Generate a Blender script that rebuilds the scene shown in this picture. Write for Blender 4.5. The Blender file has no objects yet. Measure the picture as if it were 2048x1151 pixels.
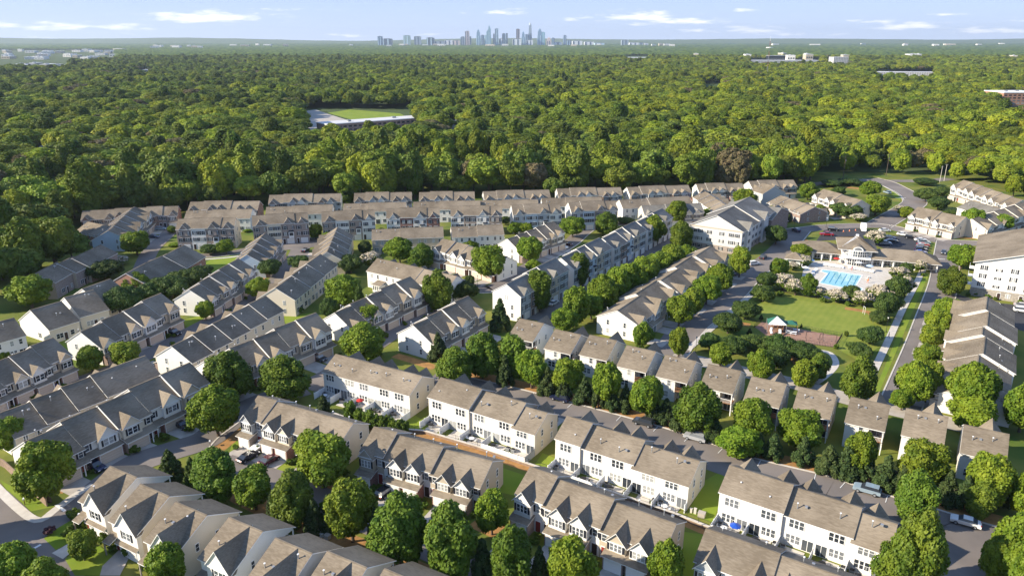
import bpy, math, random
import numpy as np
from mathutils import Vector, Matrix
random.seed(7); RS = np.random.RandomState(7)
scene = bpy.context.scene
COL = scene.collection
R = math.radians
# ------------------------------------------------------------------ camera
CAMH = 80.0; FPX = 1480.0; PITCH = math.atan((575.5-79)/FPX)
cd = bpy.data.cameras.new('camera'); cam = bpy.data.objects.new('camera', cd); COL.objects.link(cam)
cam.location = (0, 0, CAMH); cam.rotation_euler = (math.pi/2-PITCH, 0, 0)
cd.sensor_width = 36; cd.lens = 36*FPX/2048; cd.clip_start = 1; cd.clip_end = 90000
scene.camera = cam
SP, CP = math.sin(PITCH), math.cos(PITCH)
def G(px, py, h=0.0):
    """survey: photo pixel (2048 wide) -> metres on the level plane z=h"""
    u = px-1024; v = py-575.5
    t = (h-CAMH)/(-FPX*SP-v*CP)
    return (u*t, (FPX*CP-v*SP)*t)
def AT(px, py, Y):
    """metres at forward distance Y"""
    u = px-1024; v = py-575.5
    t = Y/(FPX*CP-v*SP)
    return (u*t, Y, CAMH+(-FPX*SP-v*CP)*t)
def PPM(px, py):
    X, Y = G(px, py); return FPX/(Y*CP+CAMH*SP)
# ------------------------------------------------------------------ sun, sky, exposure
SUN_EL, SUN_AZ = R(27), R(192)     # azimuth of the sun, counted from +X
sd = Vector((math.cos(SUN_AZ)*math.cos(SUN_EL), math.sin(SUN_AZ)*math.cos(SUN_EL), math.sin(SUN_EL)))
ld = bpy.data.lights.new('sun', 'SUN'); ld.energy = 5.0; ld.angle = R(0.55); ld.color = (1.0, 0.90, 0.74)
lo = bpy.data.objects.new('sun', ld); COL.objects.link(lo); lo.rotation_euler = (-sd).to_track_quat('-Z', 'Y').to_euler(); lo.location = (-300, -60, 300)
W = bpy.data.worlds.new('World'); scene.world = W; W.use_nodes = True
nt = W.node_tree; N = nt.nodes; LK = nt.links; N.clear()
def nd(t, **k):
    n = N.new(t)
    for a, b in k.items(): setattr(n, a, b)
    return n
def mth(op, a, b=None, c=None, cl=False):
    n = nd('ShaderNodeMath', operation=op, use_clamp=cl)
    for i, x in enumerate((a, b, c)):
        if x is None: continue
        if isinstance(x, (int, float)): n.inputs[i].default_value = x
        else: LK.new(x, n.inputs[i])
    return n.outputs[0]
sky = nd('ShaderNodeTexSky', sky_type='NISHITA'); sky.sun_disc = False; sky.sun_elevation = SUN_EL
sky.sun_rotation = math.atan2(sd.x, sd.y); sky.altitude = 200; sky.air_density = 1.0; sky.dust_density = 0.35; sky.ozone_density = 3.5
tc = nd('ShaderNodeTexCoord'); sx = nd('ShaderNodeSeparateXYZ'); LK.new(tc.outputs['Generated'], sx.inputs[0])
yy = mth('MAXIMUM', sx.outputs[1], 0.05)
uu = mth('DIVIDE', sx.outputs[0], yy); ww = mth('DIVIDE', sx.outputs[2], yy)
CLOUDS = [(410,37,95,9,1.1),(110,55,62,7,.9),(240,56,48,6,.9),(5,52,40,6,.8),(1285,36,62,9,.9),(1370,44,70,6,.9),(1300,50,50,4,.6),(1512,61,48,5,.95),(1820,55,62,6,1.0),(1730,44,50,5,.5),
          (1985,63,66,5,.9),(1178,36,24,3,.7),(1480,22,20,3,.8),(1000,26,70,6,.45),(700,72,46,3,.6),(1395,64,40,4,.6),(1140,40,14,3,.6),(60,75,60,3,.3),(1600,70,80,3,.4),(2040,40,40,5,.3),
          (560,20,90,3,.35),(1880,30,60,3,.3),(200,70,60,3,.35),(860,70,50,2.5,.4)]
nz = nd('ShaderNodeTexNoise'); nz.inputs['Scale'].default_value = 1.0; nz.inputs['Detail'].default_value = 7; nz.inputs['Roughness'].default_value = .62
cv = nd('ShaderNodeCombineXYZ'); LK.new(mth('MULTIPLY', uu, 30.0), cv.inputs[0]); LK.new(mth('MULTIPLY', ww, 210.0), cv.inputs[1]); LK.new(cv.outputs[0], nz.inputs['Vector'])
wob = mth('MULTIPLY', mth('SUBTRACT', nz.outputs[0], .5), 1.0)
acc = None
for (cx, cy, w, h, s) in CLOUDS:
    p = AT(cx, cy, 1.0); a = p[0]; b = p[2]-CAMH
    w_ = w*1.12/FPX; h_ = h*1.25/FPX
    dx = mth('DIVIDE', mth('SUBTRACT', uu, a), w_)
    dy0 = mth('DIVIDE', mth('SUBTRACT', ww, b), h_)
    dy = mth('MULTIPLY', dy0, mth('SUBTRACT', 1.25, mth('MULTIPLY', mth('SIGN', dy0), .35)))   # flat bases, soft tops
    e = mth('EXPONENT', mth('MULTIPLY', mth('ADD', mth('MULTIPLY', dx, dx), mth('MULTIPLY', dy, dy)), -1.0))
    e = mth('MULTIPLY', e, s*1.2)
    acc = e if acc is None else mth('MAXIMUM', acc, e)
cm = mth('MULTIPLY', mth('SUBTRACT', mth('ADD', acc, mth('MULTIPLY', wob, 3.2)), .34), 1.15, cl=True)
cm = mth('MULTIPLY', cm, mth('MULTIPLY', acc, 3.0, cl=True))
bandn = nd('ShaderNodeMapRange'); LK.new(sx.outputs[2], bandn.inputs[0]); bandn.inputs[1].default_value = 0.0; bandn.inputs[2].default_value = .30
base = nd('ShaderNodeMixRGB'); base.inputs[1].default_value = (2.75, 3.3, 4.6, 1); base.inputs[2].default_value = (1.15, 1.9, 3.7, 1)
pw = mth('POWER', bandn.outputs[0], .55); LK.new(pw, base.inputs[0])
skm = nd('ShaderNodeMixRGB'); skm.inputs[0].default_value = .88; LK.new(sky.outputs[0], skm.inputs[1]); LK.new(base.outputs[0], skm.inputs[2])
mx = nd('ShaderNodeMixRGB'); LK.new(mth('MULTIPLY', cm, .85), mx.inputs[0]); LK.new(skm.outputs[0], mx.inputs[1]); mx.inputs[2].default_value = (6.3, 6.1, 6.0, 1)
bg = nd('ShaderNodeBackground'); bg.inputs[1].default_value = 0.132; LK.new(mx.outputs[0], bg.inputs[0])
ow = nd('ShaderNodeOutputWorld'); LK.new(bg.outputs[0], ow.inputs[0])
vs = scene.view_settings; vs.view_transform = 'Standard'; vs.look = 'None'; vs.gamma = 1; vs.exposure = 0.90; vs.use_curve_mapping = False
cy = scene.cycles; cy.max_bounces = 5; cy.diffuse_bounces = 2; cy.glossy_bounces = 2; cy.transmission_bounces = 2; cy.transparent_max_bounces = 4; cy.volume_bounces = 0
cy.use_denoising = True; cy.caustics_reflective = False; cy.caustics_refractive = False

# ------------------------------------------------------------------ materials
MATS = {}
def mat(name, col, rough=.85, var=None, scale=1.0, kind='noise', bump=0, trans=0, spec=.3, metal=0, orand=0, sc3=None, det=4):
    m = bpy.data.materials.new(name); m.use_nodes = True; t = m.node_tree; n = t.nodes; l = t.links
    b = n['Principled BSDF']; b.inputs['Roughness'].default_value = rough; b.inputs['Metallic'].default_value = metal
    b.inputs['Specular IOR Level'].default_value = spec
    c = col+(1,)
    if var is None: b.inputs['Base Color'].default_value = c
    else:
        tcn = n.new('ShaderNodeTexCoord'); mp = n.new('ShaderNodeMapping'); l.new(tcn.outputs['Object'], mp.inputs[0])
        mp.inputs['Scale'].default_value = sc3 or (scale,)*3
        if kind == 'brick':
            tx = n.new('ShaderNodeTexBrick'); tx.inputs['Scale'].default_value = 1; tx.inputs['Color1'].default_value = c; tx.inputs['Color2'].default_value = var+(1,)
            tx.inputs['Mortar'].default_value = (.45, .42, .38, 1); tx.inputs['Mortar Size'].default_value = .012; tx.inputs['Brick Width'].default_value = .3; tx.inputs['Row Height'].default_value = .12
            cx = n.new('ShaderNodeSeparateXYZ'); l.new(mp.outputs[0], cx.inputs[0]); ad = n.new('ShaderNodeMath'); l.new(cx.outputs[0], ad.inputs[0]); l.new(cx.outputs[1], ad.inputs[1])
            cb = n.new('ShaderNodeCombineXYZ'); l.new(ad.outputs[0], cb.inputs[0]); l.new(cx.outputs[2], cb.inputs[1]); l.new(cb.outputs[0], tx.inputs['Vector']); l.new(tx.outputs['Color'], b.inputs['Base Color'])
        elif kind == 'siding':
            wv = n.new('ShaderNodeTexWave'); wv.bands_direction = 'Z'; wv.wave_profile = 'SAW'; wv.inputs['Scale'].default_value = 1.6; l.new(mp.outputs[0], wv.inputs['Vector'])
            nzz = n.new('ShaderNodeTexNoise'); nzz.inputs['Scale'].default_value = .5; nzz.inputs['Detail'].default_value = 3; l.new(mp.outputs[0], nzz.inputs['Vector'])
            ml = n.new('ShaderNodeMath'); ml.operation = 'MULTIPLY'; l.new(wv.outputs[0], ml.inputs[0]); l.new(nzz.outputs[0], ml.inputs[1])
            mi = n.new('ShaderNodeMixRGB'); mi.inputs[1].default_value = c; mi.inputs[2].default_value = var+(1,); l.new(ml.outputs[0], mi.inputs[0]); l.new(mi.outputs[0], b.inputs['Base Color'])
            bp = n.new('ShaderNodeBump'); bp.inputs['Strength'].default_value = .5; bp.inputs['Distance'].default_value = .02; l.new(wv.outputs[0], bp.inputs['Height']); l.new(bp.outputs[0], b.inputs['Normal'])
        elif kind == 'shingle':
            tx = n.new('ShaderNodeTexNoise'); tx.inputs['Scale'].default_value = 1; tx.inputs['Detail'].default_value = 3; l.new(mp.outputs[0], tx.inputs['Vector'])
            mp.inputs['Scale'].default_value = (1.1, 2.6, 7.0)
            t2 = n.new('ShaderNodeTexNoise'); t2.inputs['Scale'].default_value = .16; t2.inputs['Detail'].default_value = 3; l.new(tcn.outputs['Object'], t2.inputs['Vector'])
            ad = n.new('ShaderNodeMath'); ad.operation = 'MULTIPLY_ADD'; l.new(t2.outputs[0], ad.inputs[0]); ad.inputs[1].default_value = 1.3; ad.inputs[2].default_value = -.65
            a2 = n.new('ShaderNodeMath'); l.new(tx.outputs[0], a2.inputs[0]); l.new(ad.outputs[0], a2.inputs[1])
            rp = n.new('ShaderNodeMapRange'); rp.inputs[1].default_value = .25; rp.inputs[2].default_value = .75; l.new(a2.outputs[0], rp.inputs[0])
            mi = n.new('ShaderNodeMixRGB'); mi.inputs[1].default_value = c; mi.inputs[2].default_value = var+(1,); l.new(rp.outputs[0], mi.inputs[0])
            oi = n.new('ShaderNodeObjectInfo'); hs = n.new('ShaderNodeHueSaturation'); mr = n.new('ShaderNodeMapRange'); mr.inputs[3].default_value = .88; mr.inputs[4].default_value = 1.12
            l.new(oi.outputs['Random'], mr.inputs[0]); l.new(mr.outputs[0], hs.inputs['Value']); l.new(mi.outputs[0], hs.inputs['Color']); l.new(hs.outputs[0], b.inputs['Base Color'])
            wv = n.new('ShaderNodeTexWave'); wv.bands_direction = 'Z'; wv.wave_profile = 'SAW'; wv.inputs['Scale'].default_value = 2.2; wv.inputs['Distortion'].default_value = .3; l.new(tcn.outputs['Object'], wv.inputs['Vector'])
            bp = n.new('ShaderNodeBump'); bp.inputs['Strength'].default_value = .4; bp.inputs['Distance'].default_value = .03; l.new(wv.outputs[0], bp.inputs['Height']); l.new(bp.outputs[0], b.inputs['Normal'])
        else:
            tx = n.new('ShaderNodeTexNoise'); tx.inputs['Scale'].default_value = 1; tx.inputs['Detail'].default_value = det; l.new(mp.outputs[0], tx.inputs['Vector'])
            rp = n.new('ShaderNodeMapRange'); rp.inputs[1].default_value = .32; rp.inputs[2].default_value = .68; l.new(tx.outputs[0], rp.inputs[0])
            mi = n.new('ShaderNodeMixRGB'); mi.inputs[1].default_value = c; mi.inputs[2].default_value = var+(1,); l.new(rp.outputs[0], mi.inputs[0])
            src = mi.outputs[0]
            if orand:
                oi = n.new('ShaderNodeObjectInfo'); hs = n.new('ShaderNodeHueSaturation'); mr = n.new('ShaderNodeMapRange'); mr.inputs[3].default_value = 1-orand; mr.inputs[4].default_value = 1+orand
                l.new(oi.outputs['Random'], mr.inputs[0]); l.new(mr.outputs[0], hs.inputs['Value'])
                m2 = n.new('ShaderNodeMath'); m2.operation = 'MULTIPLY'; m2.inputs[1].default_value = 7.31; l.new(oi.outputs['Random'], m2.inputs[0])
                m3 = n.new('ShaderNodeMath'); m3.operation = 'FRACT'; l.new(m2.outputs[0], m3.inputs[0])
                m4 = n.new('ShaderNodeMapRange'); m4.inputs[3].default_value = .480; m4.inputs[4].default_value = .505; l.new(m3.outputs[0], m4.inputs[0]); l.new(m4.outputs[0], hs.inputs['Hue'])
                l.new(src, hs.inputs['Color']); src = hs.outputs[0]
            l.new(src, b.inputs['Base Color'])
            if bump:
                bp = n.new('ShaderNodeBump'); bp.inputs['Strength'].default_value = bump; bp.inputs['Distance'].default_value = .05; l.new(tx.outputs[0], bp.inputs['Height']); l.new(bp.outputs[0], b.inputs['Normal'])
            if trans:
                tl = n.new('ShaderNodeBsdfTranslucent'); l.new(src, tl.inputs[0]); ms = n.new('ShaderNodeMixShader'); ms.inputs[0].default_value = trans
                l.new(b.outputs[0], ms.inputs[1]); l.new(tl.outputs[0], ms.inputs[2]); l.new(ms.outputs[0], n['Material Output'].inputs[0])
    MATS[name] = m; return m
mat('shingle_brown', (.163,.131,.093), .95, (.260,.214,.156), kind='shingle', spec=.1)
mat('shingle_grey', (.15,.138,.118), .95, (.235,.220,.190), kind='shingle', spec=.1)
mat('siding_white', (.78,.75,.69), .6, (.68,.65,.59), kind='siding')
mat('siding_offwhite', (.74,.69,.61), .6, (.66,.61,.53), kind='siding')
mat('siding_pale', (.60,.58,.55), .6, (.52,.50,.48), kind='siding')
mat('siding_cream', (.68,.60,.47), .6, (.60,.52,.40), kind='siding')
mat('siding_tan', (.50,.43,.33), .6, (.43,.36,.27), kind='siding')
mat('siding_grey', (.42,.44,.45), .6, (.36,.38,.39), kind='siding')
mat('siding_blue', (.50,.58,.64), .6, (.43,.50,.56), kind='siding')
mat('brick_red', (.30,.095,.055), .9, (.20,.07,.045), kind='brick')
mat('brick_brown', (.26,.15,.105), .9, (.17,.105,.08), kind='brick')
mat('brick_orange', (.42,.17,.08), .9, (.33,.13,.06), kind='brick')
mat('brick_taupe', (.33,.25,.20), .9, (.24,.18,.15), kind='brick')
mat('stone', (.42,.37,.30), .9, (.25,.22,.19), scale=1.5)
mat('trim', (.82,.81,.78), .5)
mat('glass', (.05,.055,.06), .12, spec=.6)
gm_ = MATS['glass'].node_tree; oi_ = gm_.nodes.new('ShaderNodeObjectInfo'); rp_ = gm_.nodes.new('ShaderNodeValToRGB'); rp_.color_ramp.interpolation = 'CONSTANT'
for p_, c_ in ((0,(.030,.036,.045,1)),(.30,(.07,.08,.09,1)),(.55,(.16,.17,.18,1)),(.78,(.36,.36,.34,1))):
    e_ = rp_.color_ramp.elements.new(p_) if p_ else rp_.color_ramp.elements[0]; e_.color = c_
rp_.color_ramp.elements.remove(rp_.color_ramp.elements[-1])
gm_.links.new(oi_.outputs['Random'], rp_.inputs[0]); gm_.links.new(rp_.outputs[0], gm_.nodes['Principled BSDF'].inputs['Base Color'])
mat('glass_blue', (.10,.20,.28), .1, spec=.6)
mat('shutter', (.02,.022,.03), .6)
mat('garage_white', (.78,.74,.68), .5)
mat('garage_tan', (.60,.48,.37), .5)
mat('door_dark', (.05,.03,.025), .5)
mat('door_red', (.25,.04,.03), .5)
mat('wood', (.30,.16,.08), .8, (.20,.10,.05), scale=2)
mat('dark_hollow', (.05,.045,.04), .9)
mat('metal_grey', (.35,.36,.37), .45, metal=.4)
mat('metal_black', (.02,.02,.022), .5)
mat('concrete', (.46,.41,.35), .9, (.36,.32,.27), scale=.5, det=8)
mat('concrete_pale', (.60,.55,.47), .9, (.50,.45,.38), scale=.7, det=8)
mat('asphalt', (.235,.200,.172), .95, (.150,.130,.115), scale=.09, det=13)
mat('asphalt_dark', (.055,.055,.058), .9, (.040,.040,.043), scale=.2, det=8)
mat('paint_white', (.75,.74,.70), .8)
mat('grass', (.070,.120,.012), 1, (.200,.190,.032), scale=.10, det=10)
mat('grass_bright', (.140,.215,.012), 1, (.225,.265,.028), scale=.12, det=10)
mat('lawn_mown', (.165,.205,.026), 1, (.225,.245,.040), scale=.25, det=8)
t_ = MATS['lawn_mown'].node_tree; wv_ = t_.nodes.new('ShaderNodeTexWave'); wv_.bands_direction = 'X'; wv_.inputs['Scale'].default_value = .16; wv_.inputs['Distortion'].default_value = 2.5; mp_ = t_.nodes.new('ShaderNodeMapping'); mp_.inputs['Rotation'].default_value = (0,0,R(35)); tc_ = t_.nodes.new('ShaderNodeTexCoord')
t_.links.new(tc_.outputs['Object'], mp_.inputs[0]); t_.links.new(mp_.outputs[0], wv_.inputs['Vector']); mi_ = t_.nodes.new('ShaderNodeMixRGB'); mi_.inputs[0].default_value = .14; sr_ = [n for n in t_.nodes if n.bl_idname == 'ShaderNodeMixRGB'][0]
cr_ = t_.nodes.new('ShaderNodeValToRGB'); cr_.color_ramp.elements[0].color = (.12,.20,.012,1); cr_.color_ramp.elements[1].color = (.27,.31,.04,1); t_.links.new(wv_.outputs[0], cr_.inputs[0])
t_.links.new(sr_.outputs[0], mi_.inputs[1]); t_.links.new(cr_.outputs[0], mi_.inputs[2]); t_.links.new(mi_.outputs[0], t_.nodes['Principled BSDF'].inputs['Base Color'])
mat('mulch', (.42,.215,.070), 1, (.28,.150,.050), scale=.8, det=8)
mat('mulch_red', (.34,.20,.14), 1, (.28,.16,.11), scale=.8, det=8)
mat('bark', (.13,.095,.07), .95, (.08,.06,.045), scale=3)
mat('forest_floor', (.045,.075,.018), 1, (.075,.100,.028), scale=.01, det=8)
mat('white', (.82,.82,.80), .5)
mat('cushion_blue', (.45,.60,.75), .7); mat('red', (.5,.03,.02), .5); mat('blue', (.02,.08,.4), .4); mat('orange', (.8,.2,.02), .6)
mat('green_canvas', (.03,.13,.09), .7); mat('skin', (.5,.3,.2), .6); mat('hair', (.03,.02,.015), .7); mat('shirt_dark', (.05,.05,.08), .8); mat('stone_fence', (.30,.21,.15), .9, (.20,.14,.10), scale=2)
mat('leaf_bright', (.082,.152,.010), .6, (.200,.268,.020), scale=.55, trans=.22, orand=.16, spec=.2)
mat('leaf_mid', (.050,.102,.009), .6, (.135,.195,.018), scale=.55, trans=.2, orand=.18, spec=.2)
mat('leaf_dark', (.028,.062,.012), .6, (.080,.125,.020), scale=.6, trans=.12, orand=.2, spec=.2)
mat('leaf_conifer', (.024,.050,.014), .7, (.062,.092,.024), scale=.8, trans=.08, orand=.15, spec=.2)
mat('leaf_forest', (.080,.138,.011), .6, (.215,.268,.024), scale=.22, trans=.18, orand=.38, spec=.2)
mat('leaf_forest_bright', (.135,.198,.011), .6, (.305,.345,.024), scale=.22, trans=.2, orand=.3, spec=.2)
mat('leaf_forest_dark', (.050,.098,.011), .6, (.135,.180,.020), scale=.22, trans=.12, orand=.3, spec=.2)
mat('leaf_purple', (.06,.02,.03), .7, (.10,.04,.04), scale=1)
mat('blossom', (.55,.47,.36), .8, (.42,.36,.26), scale=1); mat('blossom_pink', (.42,.24,.18), .8, (.3,.16,.12), scale=1)
mat('leaf_autumn', (.11,.11,.03), .7, (.19,.15,.07), scale=.4, trans=.1, orand=.2)
MI = MATS

# ------------------------------------------------------------------ mesh helpers
class MB:
    def __init__(s): s.v = []; s.f = []; s.m = []; s.mats = []
    def mi(s, m):
        if m not in s.mats: s.mats.append(m)
        return s.mats.index(m)
    def face(s, pts, m):
        b = len(s.v); s.v += [tuple(p) for p in pts]; s.f.append(tuple(range(b, b+len(pts)))); s.m.append(s.mi(m))
    def box(s, x0, x1, y0, y1, z0, z1, m, top=None):
        if x1 < x0: x0, x1 = x1, x0
        if y1 < y0: y0, y1 = y1, y0
        b = len(s.v); s.v += [(x0,y0,z0),(x1,y0,z0),(x1,y1,z0),(x0,y1,z0),(x0,y0,z1),(x1,y0,z1),(x1,y1,z1),(x0,y1,z1)]
        k = s.mi(m); kt = s.mi(top) if top else k
        for q, mm in (((0,3,2,1),k),((4,5,6,7),kt),((0,1,5,4),k),((1,2,6,5),k),((2,3,7,6),k),((3,0,4,7),k)):
            s.f.append(tuple(b+i for i in q)); s.m.append(mm)
    def slab(s, pts, th, mt, ms):
        """pts: top face, counter-clockwise seen from above"""
        n = len(pts); b = len(s.v); s.v += [tuple(p) for p in pts]+[(p[0],p[1],p[2]-th) for p in pts]
        s.f.append(tuple(range(b,b+n))); s.m.append(s.mi(mt))
        s.f.append(tuple(range(b+2*n-1,b+n-1,-1))); s.m.append(s.mi(ms))
        for i in range(n):
            j = (i+1)%n; s.f.append((b+i,b+n+i,b+n+j,b+j)); s.m.append(s.mi(ms))
    def prism(s, poly, x0, x1, m, mend=None, mlist=None):
        """poly: list of (y,z); extruded along x"""
        n = len(poly); b = len(s.v); s.v += [(x0,)+tuple(p) for p in poly]+[(x1,)+tuple(p) for p in poly]
        ke = s.mi(mend or m)
        s.f.append(tuple(range(b+n-1,b-1,-1))); s.m.append(ke); s.f.append(tuple(range(b+n,b+2*n))); s.m.append(ke)
        for i in range(n):
            j = (i+1)%n; s.f.append((b+i,b+j,b+n+j,b+n+i)); s.m.append(s.mi(mlist[i] if mlist else m))
    def prismy(s, poly, y0, y1, m):
        """poly: list of (x,z); extruded along y"""
        n = len(poly); b = len(s.v); s.v += [(p[0],y0,p[1]) for p in poly]+[(p[0],y1,p[1]) for p in poly]; k = s.mi(m)
        s.f.append(tuple(range(b,b+n))); s.m.append(k); s.f.append(tuple(range(b+2*n-1,b+n-1,-1))); s.m.append(k)
        for i in range(n):
            j = (i+1)%n; s.f.append((b+i,b+n+i,b+n+j,b+j)); s.m.append(k)
    def cyl(s, x, y, z0, z1, r0, r1, m, n=8, dx=0, dy=0):
        b = len(s.v); k = s.mi(m)
        for (z,r,ox,oy) in ((z0,r0,0,0),(z1,r1,dx,dy)):
            for i in range(n): a = 2*math.pi*i/n; s.v.append((x+ox+r*math.cos(a), y+oy+r*math.sin(a), z))
        for i in range(n):
            j = (i+1)%n; s.f.append((b+i,b+j,b+n+j,b+n+i)); s.m.append(k)
        s.f.append(tuple(range(b+n,b+2*n))); s.m.append(k); s.f.append(tuple(range(b+n-1,b-1,-1))); s.m.append(k)
    def tube(s, pts, r, m, n=6):
        k = s.mi(m); b = len(s.v); P = [Vector(p) for p in pts]
        for i, p in enumerate(P):
            d = (P[min(i+1,len(P)-1)]-P[max(i-1,0)]).normalized(); a = d.orthogonal().normalized(); c = d.cross(a)
            rr = r[i] if isinstance(r, (list,tuple)) else r
            for q in range(n): t = 2*math.pi*q/n; s.v.append(tuple(p+a*math.cos(t)*rr+c*math.sin(t)*rr))
        for i in range(len(P)-1):
            for q in range(n):
                w = (q+1)%n; s.f.append((b+i*n+q,b+i*n+w,b+(i+1)*n+w,b+(i+1)*n+q)); s.m.append(k)
        s.f.append(tuple(b+q for q in range(n-1,-1,-1))); s.m.append(k); s.f.append(tuple(b+(len(P)-1)*n+q for q in range(n))); s.m.append(k)
    def mesh(s, name):
        me = bpy.data.meshes.new(name); me.from_pydata(s.v, [], s.f)
        for m in s.mats: me.materials.append(MI[m])
        me.polygons.foreach_set('material_index', s.m); me.update(); return me
    def build(s, name, parent=None, loc=None, rz=0):
        return link(name, s.mesh(name), parent, loc, rz)
def link(name, me, parent=None, loc=None, rz=0):
    o = bpy.data.objects.new(name, me); COL.objects.link(o)
    if parent: o.parent = parent
    if loc: o.location = loc
    if rz: o.rotation_euler = (0,0,rz)
    return o
USED = set()
def tag(o, label=None, cat=None, group=None, kind=None):
    if label:
        o['label'] = label
        USED.add(label)
    if cat: o['category'] = cat
    if group: o['group'] = group
    if kind: o['kind'] = kind
    return o
def empty(name, loc, rz, label, cat, group=None):
    o = bpy.data.objects.new(name, None); COL.objects.link(o); o.location = loc; o.rotation_euler = (0,0,rz); o.empty_display_size = .5
    return tag(o, label, cat, group)
def copy_tree(o, parent=None):
    c = o.copy(); COL.objects.link(c)
    if parent: c.parent = parent; c.matrix_parent_inverse = o.matrix_parent_inverse.copy()
    for ch in list(o.children): copy_tree(ch, c)
    return c
ORD = ['first','second','third','fourth','fifth','sixth','seventh','eighth','ninth','tenth','eleventh','twelfth','thirteenth','fourteenth','fifteenth','sixteenth','seventeenth','eighteenth','nineteenth','twentieth',
       'twenty-first','twenty-second','twenty-third','twenty-fourth','twenty-fifth','twenty-sixth','twenty-seventh','twenty-eighth','twenty-ninth','thirtieth']
for t_ in ('thirty','forty','fifty','sixty','seventy','eighty','ninety'):
    if t_ != 'thirty': ORD.append(t_[:-1]+'ieth')
    ORD += [t_+'-'+w for w in ORD[:9]]

# ------------------------------------------------------------------ ground, roads, lawns
def sheet(name, pts, z, m, label, kind='structure'):
    mb = MB(); mb.face([(p[0],p[1],z) for p in pts], m); o = mb.build(name); 
    if o.data.polygons[0].normal.z < 0: o.data.flip_normals()
    return tag(o, label, kind=kind)
def pxpoly(l): return [G(*p) for p in l]
mb = MB(); S = 45000
mb.face([(-S,-S,-.02),(S,-S,-.02),(S,S,-.02),(-S,S,-.02)], 'forest_floor')
tag(mb.build('ground'), 'green ground under the whole landscape', kind='structure')
sheet('grass_ground', [(-260,20),(260,20),(330,470),(-260,470)], 0, 'grass', 'patchy grass ground of the townhouse neighbourhood')
def offs(P, d):
    out = []
    for i, p in enumerate(P):
        a = Vector(P[max(i-1,0)]); b = Vector(P[min(i+1,len(P)-1)]); t = (b-a).normalized(); out.append((p[0]-t.y*d, p[1]+t.x*d))
    return out
def smooth(P, k=5):
    if len(P) < 3: return P
    out = []
    for i in range(len(P)-1):
        p0,p1,p2,p3 = (Vector(P[max(i-1,0)]),Vector(P[i]),Vector(P[i+1]),Vector(P[min(i+2,len(P)-1)]))
        for j in range(k):
            t = j/k; out.append(tuple(.5*((2*p1)+(p2-p0)*t+(2*p0-5*p1+4*p2-p3)*t*t+(3*p1-p0-3*p2+p3)*t**3)))
    out.append(tuple(P[-1])); return out
ZR = [0.020]
def strip(name, P, w, m, label, z=None, sm=True, thick=None):
    if sm: P = smooth(P)
    if z is None: ZR[0] += .004; z = ZR[0]
    L_ = offs(P, w/2); R_ = offs(P, -w/2); mb = MB(); n = len(P)
    mb.v = [(p[0],p[1],z) for p in R_]+[(p[0],p[1],z) for p in L_]; k = mb.mi(m)
    for i in range(n-1): mb.f.append((i,i+1,n+i+1,n+i)); mb.m.append(k)
    if thick:
        b = len(mb.v); mb.v += [(p[0],p[1],z-thick) for p in R_]+[(p[0],p[1],z-thick) for p in L_]
        for i in range(n-1):
            mb.f.append((b+i,b+i+1,i+1,i)); mb.m.append(k); mb.f.append((n+i,n+i+1,b+n+i+1,b+n+i)); mb.m.append(k)
    return tag(mb.build(name), label, kind='structure')
def road(P, w, label, kerbs='', m='asphalt', kc='concrete_pale'):
    P = [G(*p) for p in P]; o = strip('road', P, w, m, label); Q = smooth(P)
    for c in kerbs:
        strip('kerb', offs(Q, (w/2+.12)*(1 if c == 'l' else -1)), .35, kc, 'pale concrete kerb of '+label, z=.13, sm=False, thick=.13)
    return o
KERB = [(880,741),(950,757),(1050,780),(1146,805),(1265,837),(1348,861),(1430,889),(1522,919),(1655,951),(1720,973),(1880,1020),(2060,1072)]
KW = smooth([G(*p) for p in KERB])
strip('road', offs(KW, -5.0), 9.6, 'asphalt', 'asphalt lane behind the white townhouse rows', sm=False)
strip('kerb', KW, .35, 'concrete_pale', 'pale kerb on the far side of the parking lane', z=.14, sm=False, thick=.13)
strip('mulch_bed', offs(KW, 2.1), 3.9, 'mulch', 'orange pine straw strip along the far kerb of the lane', z=.05, sm=False)
road([(1850,1022),(1915,1052),(1925,1100),(1895,1185)], 7.5, 'lane end turning down at the bottom right')
road([(1800,812),(1843,700),(1863,640),(1886,570),(1893,515),(1897,484)], 8.6, 'straight street beside the playground lawn', 'lr')
road([(1540,466),(1610,459),(1669,453),(1763,452),(1817,464),(1870,480),(1915,485),(1965,487),(2060,492)], 8, 'street past the clubhouse car park', 'l')
road([(1335,712),(1372,660),(1419,621),(1460,589),(1500,547),(1541,518),(1570,491),(1598,460)], 9.5, 'street along the stepped duplex row', 'r')
road([(1755,452),(1775,440),(1822,412),(1829,401),(1815,388),(1790,374),(1768,364),(1740,357)], 11, 'divided entrance street at the top right', 'lr')
road([(1600,372),(1700,361),(1780,362),(1860,361),(1900,357)], 8, 'cross street at the forest edge')
road([(1070,640),(1108,612),(1165,577),(1230,545),(1300,506),(1350,478),(1400,455),(1450,432)], 7, 'lane in front of the three storey row', '')
road([(900,602),(935,570),(981,579),(1040,543),(1090,516),(1140,486),(1163,466),(1190,452),(1260,446),(1400,446)], 7, 'lane winding past the white duplexes', 'r')
road([(610,776),(660,750),(700,722),(760,682),(800,655),(860,620),(910,588),(945,566)], 7, 'lane between the garage rows in the middle')
road([(0,860),(90,798),(160,765),(232,738),(283,713),(334,692),(400,655),(458,624),(504,600),(552,564),(583,532),(598,505),(604,485)], 7.5, 'lane between the dark roofed rows')
road([(560,492),(600,487),(660,482)], 15, 'turning circle by the brick fronted row')
road([(40,1085),(110,1047),(165,1012),(220,965),(275,925),(340,902),(408,880),(445,852),(478,826),(530,800),(610,776)], 8, 'street in front of the lower left garages')
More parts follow.
